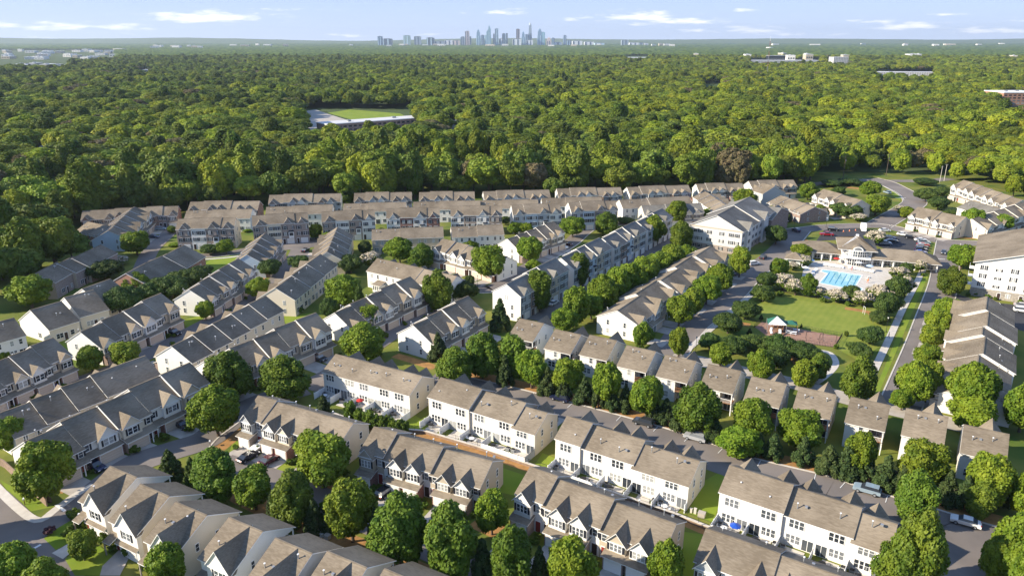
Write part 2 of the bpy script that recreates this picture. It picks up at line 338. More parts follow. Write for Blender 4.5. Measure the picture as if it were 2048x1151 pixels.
strip('kerb', [G(*p) for p in [(424,925),(414,908),(420,893),(440,872),(466,853),(486,838)]], .35, 'concrete_pale', 'curved pale kerb round the corner maple', z=.14, thick=.13)
road([(-30,1000),(15,1045),(45,1090),(85,1140),(120,1180)], 7.5, 'street entering at the bottom left corner')
road([(280,548),(300,503),(325,478),(340,463),(350,447),(380,438)], 6.5, 'short lane by the blue gabled row')
road([(330,512),(380,512),(450,508),(520,494),(560,492)], 6, 'narrow lane below the brick fronts', 'r')
road([(440,925),(560,965),(660,1006),(760,1050),(880,1102),(960,1150)], 6.5, 'shaded lane in front of the brick garage row')
road([(1345,712),(1400,722),(1480,742),(1600,770),(1705,800),(1790,820),(1960,860)], 6.5, 'lane in front of the detached duplex houses', '', 'concrete')
sheet('car_park', pxpoly([(1632,482),(1650,458),(1700,455),(1722,457),(1765,470),(1817,472),(1862,484),(1848,520),(1830,518),(1790,505),(1750,490),(1700,478)]), .018, 'asphalt_dark', 'dark asphalt car park beside the clubhouse')
sheet('car_park', pxpoly([(1868,572),(1905,585),(1960,602),(2060,612),(2060,665),(2010,652),(1900,630)]), .019, 'asphalt_dark', 'dark asphalt car park below the tall white apartments')
sheet('traffic_island', pxpoly([(1778,384),(1790,383),(1803,394),(1800,402),(1790,396)]), .10, 'grass_bright', 'grass traffic island in the entrance street')
strip('path', [G(*p) for p in [(1733,780),(1746,745),(1777,680),(1806,617),(1836,560),(1850,528)]], 1.9, 'concrete_pale', 'pale pavement between the lawn and the street', z=.10, thick=.1)
strip('path', [G(*p) for p in [(1375,700),(1420,660),(1465,622),(1500,592),(1530,562)]], 1.7, 'concrete_pale', 'pale pavement along the park side of the street', z=.10, thick=.1)
strip('path', [G(*p) for p in [(1632,700),(1660,706),(1672,726),(1658,746),(1632,766)]], 1.6, 'concrete_pale', 'curved footpath through the small park', z=.05)
strip('path', [G(*p) for p in [(-20,960),(30,1010),(75,1040),(112,1018),(150,990),(187,969)]], 1.6, 'concrete_pale', 'pavement round the walled corner at the bottom left', z=.10, thick=.1)
strip('path', [G(*p) for p in [(1140,745),(1700,898)]], 1.0, 'concrete_pale', 'hidden service path', z=.05) if False else None
strip('path', [G(*p) for p in [(330,521),(400,519),(470,513),(520,500)]], 1.5, 'concrete_pale', 'pavement below the far brick fronts', z=.06)
sheet('lawn', pxpoly([(1537,586),(1600,590),(1742,618),(1800,600),(1790,640),(1765,690),(1715,720),(1680,700),(1612,662),(1513,640),(1480,610),(1505,592)]), .008, 'lawn_mown', 'large bright mown lawn in the park')
for nm, pl in (('bright lawn between the left rows',[(385,545),(430,512),(500,508),(470,545),(425,578)]),('bright lawn patch left of the tan rear row',[(365,640),(450,618),(455,628),(430,655),(375,655)]),
   ('bright lawn strip at the left edge',[(60,690),(160,655),(215,640),(205,660),(150,690),(155,715),(90,705)]),('bright lawn by the white gable in the middle',[(568,630),(625,625),(625,650),(572,655)]),
   ('bright corner lawn at the bottom left',[(0,958),(10,965),(110,1012),(60,1022),(30,1005)]),('grass strip beside the straight street',[(1745,792),(1815,620),(1850,545),(1858,548),(1826,622),(1752,800)]),
   ('lawn between the second and third white rows',[(1085,905),(1118,918),(1105,938),(1065,935)]),('lawn between the third and fourth white rows',[(1375,1025),(1410,960),(1455,935),(1440,1005),(1425,1045)]),
   ('lawn beside the brick garage row',[(1005,935),(1050,950),(1030,990),(985,980)]),('green yard at the bottom middle',[(1350,1060),(1420,1070),(1395,1151),(1330,1151)]),('front lawn of the first driveway',[(470,870),(560,905),(620,960),(560,990),(450,930)]),
   ('sunny back lawn behind the hedge',[(690,795),(830,830),(880,860),(860,880),(700,845)])):
    ZR[0] += 0; sheet('lawn', pxpoly(pl), .009+.0005*len(nm)%3*.001, 'grass_bright', nm)
sheet('front_lawn', pxpoly([(88,1077),(112,1058),(160,1030),(176,1044),(190,1066),(157,1075),(142,1083),(112,1100)]), .115, 'grass_bright', 'planted front lawn before the first tall gabled house')
sheet('front_lawn', pxpoly([(130,1118),(158,1098),(200,1092),(235,1120),(215,1151),(150,1151)]), .115, 'grass_bright', 'front lawn with bushes before the second tall gabled house')
sheet('front_path', pxpoly([(104,1106),(146,1082),(156,1094),(126,1118)]), .12, 'concrete_pale', 'pale concrete driveway end at the lower left corner')
sheet('front_drive', pxpoly([(205,1132),(240,1098),(262,1108),(240,1151),(200,1151)]), .122, 'concrete', 'shaded concrete driveway between the tall gabled houses')
sheet('playground_surface', pxpoly([(1510,654),(1524,643),(1682,673),(1669,694),(1623,688),(1537,674)]), .03, 'mulch_red', 'reddish bark surface of the playground')
def mulch(P, w, label): return strip('mulch_bed', [G(*p) for p in P], w, 'mulch', label, z=.014)
mulch([(390,925),(470,985),(560,1030),(700,1085),(860,1150)], 4.0, 'orange pine straw under the bottom tree line')
mulch([(170,1005),(150,960),(110,985)], 3.0, 'orange pine straw at the walled corner')
mulch([(425,905),(450,885),(485,858)], 3.6, 'orange pine straw round the corner maple')
mulch([(620,975),(700,985)], 5, 'orange pine straw under the large maple')
mulch([(950,1040),(1010,1068)], 4, 'orange pine straw round the small light tree')
mulch([(664,832),(729,856),(790,864),(850,869),(955,901),(1057,936),(1200,984),(1350,1036),(1420,1064),(1560,1118),(1640,1150)], 2.4, 'orange pine straw bank below the retaining wall')
mulch([(1690,616),(1740,625),(1750,640)], 2.6, 'orange pine straw at the lawn corner')
mulch([(1500,650),(1470,645),(1440,640)], 3, 'orange pine straw under the park evergreens')
mulch([(790,710),(830,722),(870,735)], 3, 'orange pine straw beside the white side wall')
mulch([(1880,472),(1930,476),(1985,474)], 2.6, 'orange pine straw in front of the gabled white row')
mulch([(1690,374),(1720,377)], 5, 'orange earth patch near the entrance street')
mulch([(1560,690),(1620,745),(1600,760)], 4, 'orange pine straw among the park trees')
mulch([(1570,465),(1600,476),(1618,485)], 3, 'grassy verge with straw at the street corner')
mulch([(1888,575),(1905,580)], 3, 'orange straw island at the right car park')
mulch([(505,560),(530,556)], 3, 'orange straw bed round the left street tree')
for i in range(12):
    k_ = 3+i*4
    if k_ >= len(KW)-1: break
    p_ = Vector(KW[k_]); t_ = (Vector(KW[k_+1])-Vector(KW[k_-1])).normalized(); n_ = Vector((t_.y,-t_.x))
    strip('parking_line', [tuple(p_+n_*.4), tuple(p_+n_*2.8)], .13, 'paint_white', 'white bay line on the parking lane, %s from the left'%ORD[i], z=.085, sm=False)
for i,(a,b) in enumerate((((112,1010),(130,1022)),((62,1100),(82,1089)),((1868,517),(1890,519)),((1790,396),(1812,396)))):
    strip('stop_line', [G(*a),G(*b)], .5, 'paint_white', ['white stop line at the lower left junction','white stop line at the bottom left corner','white stop line on the straight street','white stop line in the entrance street'][i], z=.12, sm=False)
strip('lane_marking', [G(*p) for p in [(1752,366),(1780,378),(1800,390),(1808,400)]], .25, 'paint_white', 'white centre line of the entrance street', z=.12)
# ------------------------------------------------------------------ windows, doors (shared meshes)
CACHE = {}
def win_mesh(w, h, n, sh):
    k = ('w',w,h,n,sh)
    if k not in CACHE:
        f = MB(); t = .09; W_ = w
        f.box(-W_/2-t, W_/2+t, -.07, 0, h, h+t, 'trim'); f.box(-W_/2-t, W_/2+t, -.10, 0, -t, 0, 'trim')
        f.box(-W_/2-t, -W_/2, -.07, 0, 0, h, 'trim'); f.box(W_/2, W_/2+t, -.07, 0, 0, h, 'trim')
        for i in range(1, n): x = -W_/2+W_*i/n; f.box(x-.09, x+.09, -.07, 0, 0, h, 'trim')
        for i in range(n):
            x0 = -W_/2+W_*i/n+(.09 if i else 0); x1 = -W_/2+W_*(i+1)/n-(.09 if i < n-1 else 0); f.box(x0, x1, -.06, -.01, h*.5-.03, h*.5+.03, 'trim')
        p = MB(); p.box(-W_/2, W_/2, -.03, .0, 0, h, 'glass')
        s = None
        if sh:
            s = MB(); s.box(-W_/2-t-.42, -W_/2-t-.03, -.06, 0, -.03, h+.03, 'shutter')
            s2 = MB(); s2.box(W_/2+t+.03, W_/2+t+.42, -.06, 0, -.03, h+.03, 'shutter')
            s = (s.mesh('shutter'), s2.mesh('shutter'))
        CACHE[k] = (f.mesh('window'), p.mesh('pane'), s)
    return CACHE[k]
def window(root, side, x, out, z, w=1.0, h=1.4, n=1, sh=False, detail=True, glass='glass', depth=0):
    """side: near (faces -y), far (faces +y), left (-x), right (+x). depth = wall plane"""
    fm, pm, s = win_mesh(w, h, n, sh)
    if side == 'near': loc = (x, depth-out, z); rz = 0
    elif side == 'far': loc = (x, depth+out, z); rz = math.pi
    elif side == 'left': loc = (depth-out, x, z); rz = -math.pi/2
    else: loc = (depth+out, x, z); rz = math.pi/2
    if detail:
        f = link('window', fm, root, loc, rz); link('pane', pm, f)
        if s:
            link('shutter', s[0], f); link('shutter', s[1], f)
    else:
        k = ('ws',w,h,n,sh)
        if k not in CACHE:
            f = MB(); t = .08; f.box(-w/2-t, w/2+t, -.05, 0, -t, h+t, 'trim')
            for i in range(n):
                a = -w/2+w*i/n+(.06 if i else 0); b = -w/2+w*(i+1)/n-(.06 if i < n-1 else 0); f.box(a, b, -.065, -.02, 0, h*.48, 'glass'); f.box(a, b, -.065, -.02, h*.53, h, 'glass')
            if sh: f.box(-w/2-.5, -w/2-.1, -.06, 0, 0, h, 'shutter'); f.box(w/2+.1, w/2+.5, -.06, 0, 0, h, 'shutter')
            CACHE[k] = f.mesh('window')
        link('window', CACHE[k], root, loc, rz)
def garage_mesh(w, h, m):
    k = ('g',w,h,m)
    if k not in CACHE:
        f = MB(); f.box(-w/2-.12, w/2+.12, -.04, .02, 0, h+.12, 'trim')
        for i in range(4): f.box(-w/2, w/2, -.065, 0, h*i/4+.02, h*(i+1)/4-.02, m)
        CACHE[k] = f.mesh('garage_door')
    return CACHE[k]
def placed(name, me, root, side, x, out, z, depth=0):
    loc, rz = ((x, depth-out, z), 0) if side == 'near' else ((x, depth+out, z), math.pi)
    return link(name, me, root, loc, rz)
def door_mesh(m):
    k = ('d',m)
    if k not in CACHE:
        f = MB(); f.box(-.58, .58, -.04, .02, 0, 2.25, 'trim'); f.box(-.46, .46, -.07, 0, .02, 2.1, m); CACHE[k] = f.mesh('front_door')
    return CACHE[k]
def slide_mesh():
    if 'sl' not in CACHE:
        f = MB(); f.box(-.95, .95, -.04, .02, 0, 2.2, 'trim'); f.box(-.85, -.05, -.06, 0, .08, 2.08, 'glass'); f.box(.05, .85, -.06, 0, .08, 2.08, 'glass'); CACHE['sl'] = f.mesh('patio_door')
    return CACHE['sl']

class Bld:
    """a building in a frame: x along the camera-facing eave from A to B, y away, z up"""
    def __init__(s, name, label, cat, A, B, he, group=None, world=False, z=0):
        a = A if world else G(*A, he); b = B if world else G(*B, he)
        s.a, s.b = a, b
        s.L = math.hypot(b[0]-a[0], b[1]-a[1]); s.ang = math.atan2(b[1]-a[1], b[0]-a[0]); s.he = he
        s.root = empty(name, (a[0], a[1], z), s.ang, label, cat, group)
    def to_world(s, x, y): c, d = math.cos(s.ang), math.sin(s.ang); return (s.a[0]+x*c-y*d, s.a[1]+x*d+y*c)
def gable_roof(root, x0, x1, y0, y1, he, rise, m, oh=.35, ohg=.18, th=.16, hip0=0, hip1=0):
    ym = (y0+y1)/2; p = rise/((y1-y0)/2); mb = MB(); e = he-oh*p+th+.02; r = he+rise+th+.02
    X0, X1 = x0-ohg, x1+ohg
    if hip0 or hip1:
        oh0 = oh if hip0 else ohg; oh1 = oh if hip1 else ohg; a, b = x0-oh0, x1+oh1; rx0, rx1 = (x0+hip0 if hip0 else a), (x1-hip1 if hip1 else b)
        P = [(a,y0-oh,e),(b,y0-oh,e),(b,y1+oh,e),(a,y1+oh,e)]; q0 = (rx0,ym,r); q1 = (rx1,ym,r)
        mb.slab([P[0],P[1],q1,q0], th, m, 'trim'); mb.slab([P[2],P[3],q0,q1], th, m, 'trim')
        if hip0: mb.slab([P[3],P[0],q0], th, m, 'trim')
        if hip1: mb.slab([P[1],P[2],q1], th, m, 'trim')
    else:
        mb.slab([(X0,y0-oh,e),(X1,y0-oh,e),(X1,ym,r),(X0,ym,r)], th, m, 'trim')
        mb.slab([(X1,y1+oh,e),(X0,y1+oh,e),(X0,ym,r),(X1,ym,r)], th, m, 'trim')
        mb.box(X0, X1, ym-.14, ym+.14, r-.05, r+.03, m)
    return mb.build('roof', root)
def wall_mesh(x0, x1, y0, y1, he, rise, mf, mb_, ms, base=None, bh=0):
    mb = MB(); ym = (y0+y1)/2
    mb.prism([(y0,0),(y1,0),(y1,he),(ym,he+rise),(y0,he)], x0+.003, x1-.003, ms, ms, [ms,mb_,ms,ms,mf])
    if base: mb.box(x0-.02, x1+.02, y0-.03, y1+.03, 0, bh, base)
    return mb
def cross_gable(b, side, xc, w, out, z0, ze, rg, he, rise, depth, m_roof, m_wall, y0=0, oh=.28):
    """bay + steep gable on one long side; side near/far"""
    sgn = -1 if side == 'near' else 1; ybase = y0 if side == 'near' else y0+depth
    Y = lambda o: ybase+sgn*o
    p = rise/(depth/2); zr = ze+rg
    t_end = min((zr+.2-he)/p, depth/2+.6); t_e = max((ze-he)/p, 0)+.3
    g = MB(); g.prismy([(xc-w/2,z0),(xc+w/2,z0),(xc+w/2,ze),(xc,zr-.04),(xc-w/2,ze)], Y(out) if sgn < 0 else Y(-min(t_e,1)), Y(-min(t_e,1)) if sgn < 0 else Y(out), m_wall)
    g.build('bay', b.root)
    th = .14; s = rg/(w/2); r = MB(); xo = w/2+oh; zo = ze-oh*s+th; zt = zr+th
    yo = Y(out+.32); ye = Y(-t_end); yi = Y(-t_e)
    L = [(xc-xo,yo,zo),(xc,yo,zt),(xc,ye,zt),(xc-xo,yi,zo)]; Rr = [(xc+xo,yo,zo),(xc+xo,yi,zo),(xc,ye,zt),(xc,yo,zt)]
    if sgn > 0: pass
    else: L = L[::-1]; Rr = Rr[::-1]
    # orient upward
    def up(P):
        n = (Vector(P[1])-Vector(P[0])).cross(Vector(P[2])-Vector(P[1])); return P if n.z > 0 else P[::-1]
    r.slab(up(L), th, m_roof, 'trim'); r.slab(up(Rr), th, m_roof, 'trim')
    # eave return board across the gable
    r.box(xc-w/2-.1, xc+w/2+.1, Y(out+.03), Y(out+.16), ze-.18, ze-.02, 'trim')
    r.build('gable_roof', b.root)
def shed(b, side, x0, x1, o0, o1, z0, z1, m, name='canopy', ybase=0):
    """lean-to roof from o0 (high, z0) to o1 (low, z1)"""
    sgn = -1 if side == 'near' else 1; Y = lambda o: ybase+sgn*o
    P = [(x0,Y(o1),z1),(x1,Y(o1),z1),(x1,Y(o0),z0),(x0,Y(o0),z0)]
    if sgn > 0: P = P[::-1]
    r = MB(); r.slab(P, .14, m, 'trim'); return r.build(name, b.root)
def pipes(b, n, y0, y1, zf):
    for i in range(n if b.a[1] < 230 else n//2):
        x = b.L*(i+.3+.35*random.random())/n; y = y0+(y1-y0)*random.random(); z = zf(y)
        mb = MB(); mb.cyl(0, 0, -.3, .75, .09, .09, 'metal_grey', 6); mb.cyl(0, 0, .75, .85, .16, .16, 'trim', 6); mb.build('vent_pipe', b.root, (x, y, z))
        if i % 2 == 0:
            mb = MB(); mb.box(-.22, .22, -.2, .2, -.1, .22, 'metal_grey'); mb.build('roof_vent', b.root, (x+1.3, y+.9*(1 if y1 > y0 else -1)*.5, zf(y+.45)))
def dish(b, x, y, z):
    mb = MB(); mb.tube([(0,0,-.3),(0,0,.5)], .05, 'metal_grey'); mb.cyl(0, 0, .5, .62, .12, .42, 'trim', 12, -.12, -.2); mb.build('satellite_dish', b.root, (x,y,z))
SIDING = ['siding_white','siding_cream','siding_white','siding_tan','siding_cream']
def sections(n, pat):
    out = []; i = 0; k = 0
    while i < n:
        c = min(pat[k % len(pat)], n-i); out.append((i, i+c)); i += c; k += 1
    return out
def garage_front(b, side, ui, x0, w, dz, dy, he, rise, depth, style, rm, wm, brick, detail):
    """front of one unit: gabled bay over a garage, skirt roof, entry"""
    yb = dy if side == 'near' else dy+depth; flip = (ui % 2 == 1)
    bw = min(3.3, w*.6) if style == 'slim' else min(4.3, w*.56); xc = x0+(.35+bw/2 if not flip else w-.35-bw/2)
    wmf = wm[ui % len(wm)]
    bo = 1.15 if style == 'slim' else .7
    cross_gable(b, side, xc, bw, bo, 2.75, he+dz-.25, bw*.5*(1.15 if style == 'slim' else 1.02), he+dz, rise, depth, rm, wmf, dy)
    window(b.root, side, xc, bo, 3.55+dz*.5, 2.0 if bw > 3 else 1.7, 1.35, 3 if style == 'slim' else 2, True, detail, depth=yb)
    # garage block
    gm = brick[ui % len(brick)]; gw = bw+.25 if style == 'slim' else min(w*.78, 5.2); gx = xc if style == 'slim' else (x0+.2+gw/2 if not flip else x0+w-.2-gw/2)
    go = 2.2 if style == 'slim' else 1.5
    g = MB(); Yn = (yb-go, yb) if side == 'near' else (yb, yb+go); g.box(gx-gw/2, gx+gw/2, Yn[0], Yn[1], 0, 2.55, gm); g.build('garage', b.root)
    shed(b, side, (gx-gw/2-.25) if style == 'slim' else x0+.05, (gx+gw/2+.25) if style == 'slim' else x0+w-.05, 0, go+.4, 3.25, 2.6, rm, 'canopy', yb)
    dw = gw-.7; placed('garage_door', garage_mesh(round(dw,1), 2.1, 'garage_white' if style == 'slim' else 'garage_tan'), b.root, side, gx, go, 0, yb)
    ex = (x0+w-.85) if not flip else (x0+.85)
    placed('front_door', door_mesh('door_dark' if ui % 3 else 'door_red'), b.root, side, ex, .02, .12, yb)
    window(b.root, side, ex, 0, 3.7+dz*.5, .85, 1.3, 1, True, detail, depth=yb)
    if style != 'slim':
        p = MB(); Yp = yb-1.7 if side == 'near' else yb+1.7; p.box(ex-.75, ex-.57, Yp-.09, Yp+.09, 0, 2.6, 'trim'); p.build('porch_post', b.root)
    return gx, dw
def rear_side(b, side, ui, x0, w, dz, dy, he, depth, detail, sparse=False):
    yb = dy if side == 'near' else dy+depth
    fl = ui % 2
    if sparse:
        window(b.root, side, x0+w*.3, 0, 3.7+dz*.5, .8, 1.3, 1 if ui % 2 else 2, False, detail, depth=yb); window(b.root, side, x0+w*.72, 0, 3.7+dz*.5, .75, 1.3, 1, False, detail, depth=yb)
        window(b.root, side, x0+w*.3, 0, .9, 1.5, 1.4, 2, False, detail, depth=yb); placed('patio_door', slide_mesh(), b.root, side, x0+w*.75, 0, .1, yb); return
    xa, xb = (x0+w*.36, x0+w*.80) if not fl else (x0+w*.64, x0+w*.2)
    window(b.root, side, x0+w*(.42 if not fl else .58), 0, 3.75+dz*.5, 2.3, 1.45, 3, False, detail, depth=yb)
    window(b.root, side, xa, 0, .85, 2.2, 1.45, 3, False, detail, depth=yb)
    placed('patio_door', slide_mesh(), b.root, side, xb, 0, .08, yb)
    # downpipe / meter
    m = MB(); m.box(-.12,.12,-.1,0,0,.5,'metal_grey'); placed('meter_box', CACHE.setdefault('meter', m.mesh('meter_box')), b.root, side, x0+w*.5, 0, 1.0, yb)
def row(key, name, label, cat, A, B, he, n, depth, rise, front, pat, step, walls, brick=('brick_red','brick_brown'), rm='shingle_brown', style='slim', dys=(0,0), detail=True, group=None, rear='full',
        endwin=True, levels=2, sidem=None, mode='step', drive=True, world=False, rearw=None):
    b = Bld(name, label, cat, A, B, he, group, world=world); w = b.L/n; b.w = w; b.depth = depth; secs = sections(n, pat); b.secs = []
    n2 = len(secs)
    gxs = []
    for k, (i0, i1) in enumerate(secs):
        dz = step*k if mode == 'step' else (step*(k % 2))
        if mode == 'step': dz -= step*(n2-1)/2
        dy = dys[k % len(dys)]
        b.secs.append((i0, i1, dz, dy))
        gable_roof(b.root, i0*w, i1*w, dy, dy+depth, he+dz, rise, rm)
        for ui in range(i0, i1):
            x0 = ui*w
            wmn = walls[ui % len(walls)]; fm = wmn
            rwm = (rearw or sidem or wmn)
            mfn, mbk = (fm, rwm) if front == 'near' else (rwm, fm)
            if levels == 3 and brick[ui % len(brick)] and front in ('near','far'):
                bmn = brick[ui % len(brick)]
                if front == 'near': mfn = bmn
                else: mbk = bmn
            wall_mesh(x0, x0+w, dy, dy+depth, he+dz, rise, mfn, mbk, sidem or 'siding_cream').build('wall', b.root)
            fs = front; rs = 'far' if front == 'near' else 'near'
            if levels == 2:
                gx, dw = garage_front(b, fs, ui, x0, w, dz, dy, he, rise, depth, style, rm, walls, brick, detail); gxs.append((gx, dw, dy))
                if rear == 'full': rear_side(b, rs, ui, x0, w, dz, dy, he, depth, detail)
                elif rear == 'sparse': rear_side(b, rs, ui, x0, w, dz, dy, he, depth, detail, True)
            else:
                three_front(b, fs, ui, x0, w, dz, dy, he, rise, depth, rm, (mfn if front == 'near' else mbk), detail)
    dz0 = b.secs[0][2]; dz1 = b.secs[-1][2]
    if endwin:
        for (sd, xx, dzz, dyy) in (('left', 0, dz0, b.secs[0][3]), ('right', b.L, dz1, b.secs[-1][3])):
            for yy in (depth*.3, depth*.72):
                window(b.root, sd, dyy+yy, 0, 3.7+dzz*.5, .7, 1.35, 1, False, detail, depth=xx); window(b.root, sd, dyy+yy, 0, .95, .7, 1.35, 1, False, detail, depth=xx)
            if levels == 3: window(b.root, sd, dyy+depth*.5, 0, 6.3, .9, 1.3, 2, False, detail, depth=xx)
    p = rise/(depth/2)
    if rear: 
        if front == 'near': pipes(b, n, depth*.6, depth*.85, lambda y: he+(depth-y)*p+.15)
        else: pipes(b, n, depth*.15, depth*.42, lambda y: he+y*p+.15)
    if drive and levels == 2 and gxs:
        mb = MB(); k = mb.mi('concrete')
        for gx, dw, dyy in gxs:
            o0 = 2.3 if style == 'slim' else 1.6
            ys = (dyy-o0-drive_len(key), dyy-o0) if front == 'near' else (depth+dyy+o0, depth+dyy+o0+drive_len(key))
            mb.face([(gx-dw/2-.2,ys[0],.058),(gx+dw/2+.2,ys[0],.058),(gx+dw/2+.2,ys[1],.058),(gx-dw/2-.2,ys[1],.058)], 'concrete')
        o = mb.build('driveway', None, (b.a[0], b.a[1], 0), b.ang); tag(o, ('concrete driveways of the '+label)[:90].rsplit(' ',1)[0], kind='structure')
    b.key = key; BL[key] = b; return b
BL = {}
def drive_len(k): return 7.5 if k[0] == 'S' else (5.0 if k[0] in 'R' else 6.0)
def three_front(b, side, ui, x0, w, dz, dy, he, rise, depth, rm, wm, detail):
    yb = dy if side == 'near' else dy+depth
    g = (ui % 3 == 0) or (ui % 3 == 2 and ui % 2 == 0)
    if g: cross_gable(b, side, x0+w*.5, min(3.0, w*.55), .12, 5.6, he+dz, 1.9, he+dz, rise, depth, rm, wm, dy)
    for z in (6.0, 3.4):
        window(b.root, side, x0+w*.28, .0 if not g else .12 if z > 5 else 0, z+dz*.3, 1.0, 1.4, 1, True, detail, depth=yb)
        if z < 5 and ui % 3 == 2:
            m = MB(); m.box(-1.0, 1.0, -.7, 0, -1.0, 1.7, 'trim'); m.slab([(-1.15,-.85,1.75),(1.15,-.85,1.75),(.8,0,2.2),(-.8,0,2.2)], .1, 'shutter', 'shutter'); m.box(-.75,.75,-.74,-.68,0,1.3,'glass')
            k = 'bayw'
            if k not in CACHE: CACHE[k] = m.mesh('bay_window')
            placed('bay_window', CACHE[k], b.root, side, x0+w*.70, 0, z+dz*.3, yb)
        else: window(b.root, side, x0+w*.72, 0, z+dz*.3, 1.6, 1.4, 2, True, detail, depth=yb)
    placed('garage_door', garage_mesh(2.6, 2.1, 'garage_white'), b.root, side, x0+w*.62, .03, 0, yb)
    placed('front_door', door_mesh('door_dark'), b.root, side, x0+w*.17, .02, .1, yb)

# ---- detached duplex house: ridge along x, tall front gable, corner porch at the rear
def duplex(key, name, label, P0, he, w, depth, rise, ang, front, wallm='siding_cream', gx=.62, porch=True, group=None, low=0, rm='shingle_brown', detail=True, balcony=True, gw=4.4):
    """P0: world (x,y) of the left corner of the camera-facing eave"""
    b = Bld(name, label, 'house', P0, (P0[0]+w*math.cos(ang), P0[1]+w*math.sin(ang)), he, group, world=True)
    rear = 'far' if front == 'near' else 'near'
    pw, pd = (2.7, 2.3) if porch else (0, 0)
    mb = MB(); ym = depth/2
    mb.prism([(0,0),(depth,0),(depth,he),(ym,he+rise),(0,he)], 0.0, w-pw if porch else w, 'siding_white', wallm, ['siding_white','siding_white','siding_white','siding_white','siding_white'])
    if porch:
        y0, y1 = (0, depth-pd) if rear == 'far' else (pd, depth)
        zt = lambda y: he+rise*(1-abs(y-ym)/ym)
        poly = [(y0,0),(y1,0),(y1,zt(y1)),(ym,he+rise),(y0,zt(y0))]
        mb.prism(poly, w-pw, w, wallm, wallm, ['siding_white']*5)
        # gable infill above the porch
        yy = (depth-pd, depth) if rear == 'far' else (0, pd)
        mb.prism([(yy[0],he-.35),(yy[1],he-.35),(yy[1],zt(yy[1])-.02),(yy[0],zt(yy[0])-.02)], w-.14, w, wallm)
    mb.build('wall', b.root)
    gable_roof(b.root, 0, w, 0, depth, he, rise, rm, oh=.4, ohg=.2)
    if porch:
        yb = depth if rear == 'far' else 0; s = 1 if rear == 'far' else -1
        y_in = yb-s*pd
        m = MB(); m.box(w-.18, w, yb-s*.18, yb, 0, he-.1, 'trim'); m.build('porch_post', b.root)
        m = MB(); m.box(w-pw, w, y_in, yb, 2.75, 2.93, 'wood'); 
        m.build('balcony', b.root)
        m = MB(); m.box(w-pw, w-.2, yb-s*.09, yb-s*.03, 3.75, 3.83, 'wood' if balcony else 'trim')
        for i in range(11): x = w-pw+.1+i*(pw-.35)/10; m.box(x-.025, x+.025, yb-s*.085, yb-s*.045, 2.93, 3.75, 'wood' if balcony else 'trim')
        m.box(w-.1, w-.04, y_in, yb-s*.2, 3.75, 3.83, 'wood' if balcony else 'trim'); m.build('railing', b.root)
        placed('patio_door', slide_mesh(), b.root, rear, w-pw/2, -pd, 3.0, yb); placed('patio_door', slide_mesh(), b.root, rear, w-pw/2, -pd, .1, yb)
    # rear windows
    yb = depth if rear == 'far' else 0
    window(b.root, rear, w*.42, 0, 3.9, .75, 1.35, 1, False, detail, depth=yb); window(b.root, rear, w*.28, 0, 1.0, 1.9, 1.4, 3 if int(w*7) % 2 else 2, False, detail, depth=yb)
    for yy in (depth*.3, depth*.62):
        window(b.root, 'right', yy, 0, 3.8, .6, 1.3, 1, False, detail, depth=w)
    # front
    fy = 0 if front == 'near' else depth
    cross_gable(b, front, w*gx, gw, .5, 0, he-.1, 2.9 if gw < 5 else 3.25, he, rise, depth, rm, 'siding_white', 0)
    window(b.root, front, w*gx, .5, 3.7, 1.8, 1.4, 2, True, detail, depth=fy)
    placed('garage_door', garage_mesh(3.2, 2.1, 'garage_white'), b.root, front, w*gx, .52, 0, fy)
    shed(b, front, w*gx-gw/2-.1, w*gx+gw/2+.1, .5, 1.15, 2.95, 2.6, rm, 'canopy', fy)
    # small entry porch roof with a post
    ex = w*gx-gw/2-1.0
    m = MB(); s = 1 if front == 'far' else -1
    m.slab([(ex-1,fy+s*2.0,2.75),(ex+.9,fy+s*2.0,2.75),(ex+.9,fy,3.5),(ex-1,fy,3.5)][::(1 if s < 0 else -1)], .14, rm, 'trim'); m.build('porch_roof', b.root)
    m = MB(); m.box(ex-.85, ex-.65, fy+s*1.75, fy+s*1.95, 0, 2.7, 'stone'); m.build('porch_post', b.root)
    placed('front_door', door_mesh('door_red'), b.root, front, ex, .02, .1, fy)
    pipes(b, 2, depth*.15, depth*.4, lambda y: he+y*rise/(depth/2)+.15)
    b.w = w; b.depth = depth; BL[key] = b; return b

# ------------------------------------------------------------------ the rows
WHITE = ['siding_white']; CREAM = ['siding_cream']; MIX = ['siding_white','siding_cream','siding_white','siding_tan']
GR_R = 'white two storey townhouse rows along the parking lane'
o_ = ['first','second','third','fourth']
for i, (A, B) in enumerate((((646,743),(819,790)), ((857,798),(1070,863)), ((1111,881),(1378,966)), ((1439,988),(1779,1102)))):
    row('R%d'%(i+1), 'townhouse_row', '%s white townhouse row from left with rear patios and white fences'%o_[i], 'townhouses', A, B, 5.6, 5, 9.6, 2.5, 'far', (5,) if i == 0 else (1,2,2) if i == 2 else (2,2,1), -.6,
        ['siding_offwhite'] if i == 1 else WHITE, sidem='siding_cream' if i != 3 else 'siding_white', group=GR_R, dys=(0,.5,0), rearw='siding_offwhite' if i == 1 else 'siding_white')
A0 = G(1111,881,5.6); A4 = G(1439,988,5.6); A3 = G(1032,991,5.6); B3 = G(1326,1102,5.6)
GR_S = 'brick and siding townhouse rows with garages facing the camera'
row('S1', 'townhouse_row', 'townhouse row with brick garages beside the corner maple', 'townhouses', (486,834), (676,890), 5.6, 5, 9.6, 2.5, 'near', (1,4), -.3, ['siding_grey','siding_white','siding_cream','siding_white','siding_cream'], ('brick_taupe','brick_brown','brick_red'), group=GR_S, sidem='siding_cream')
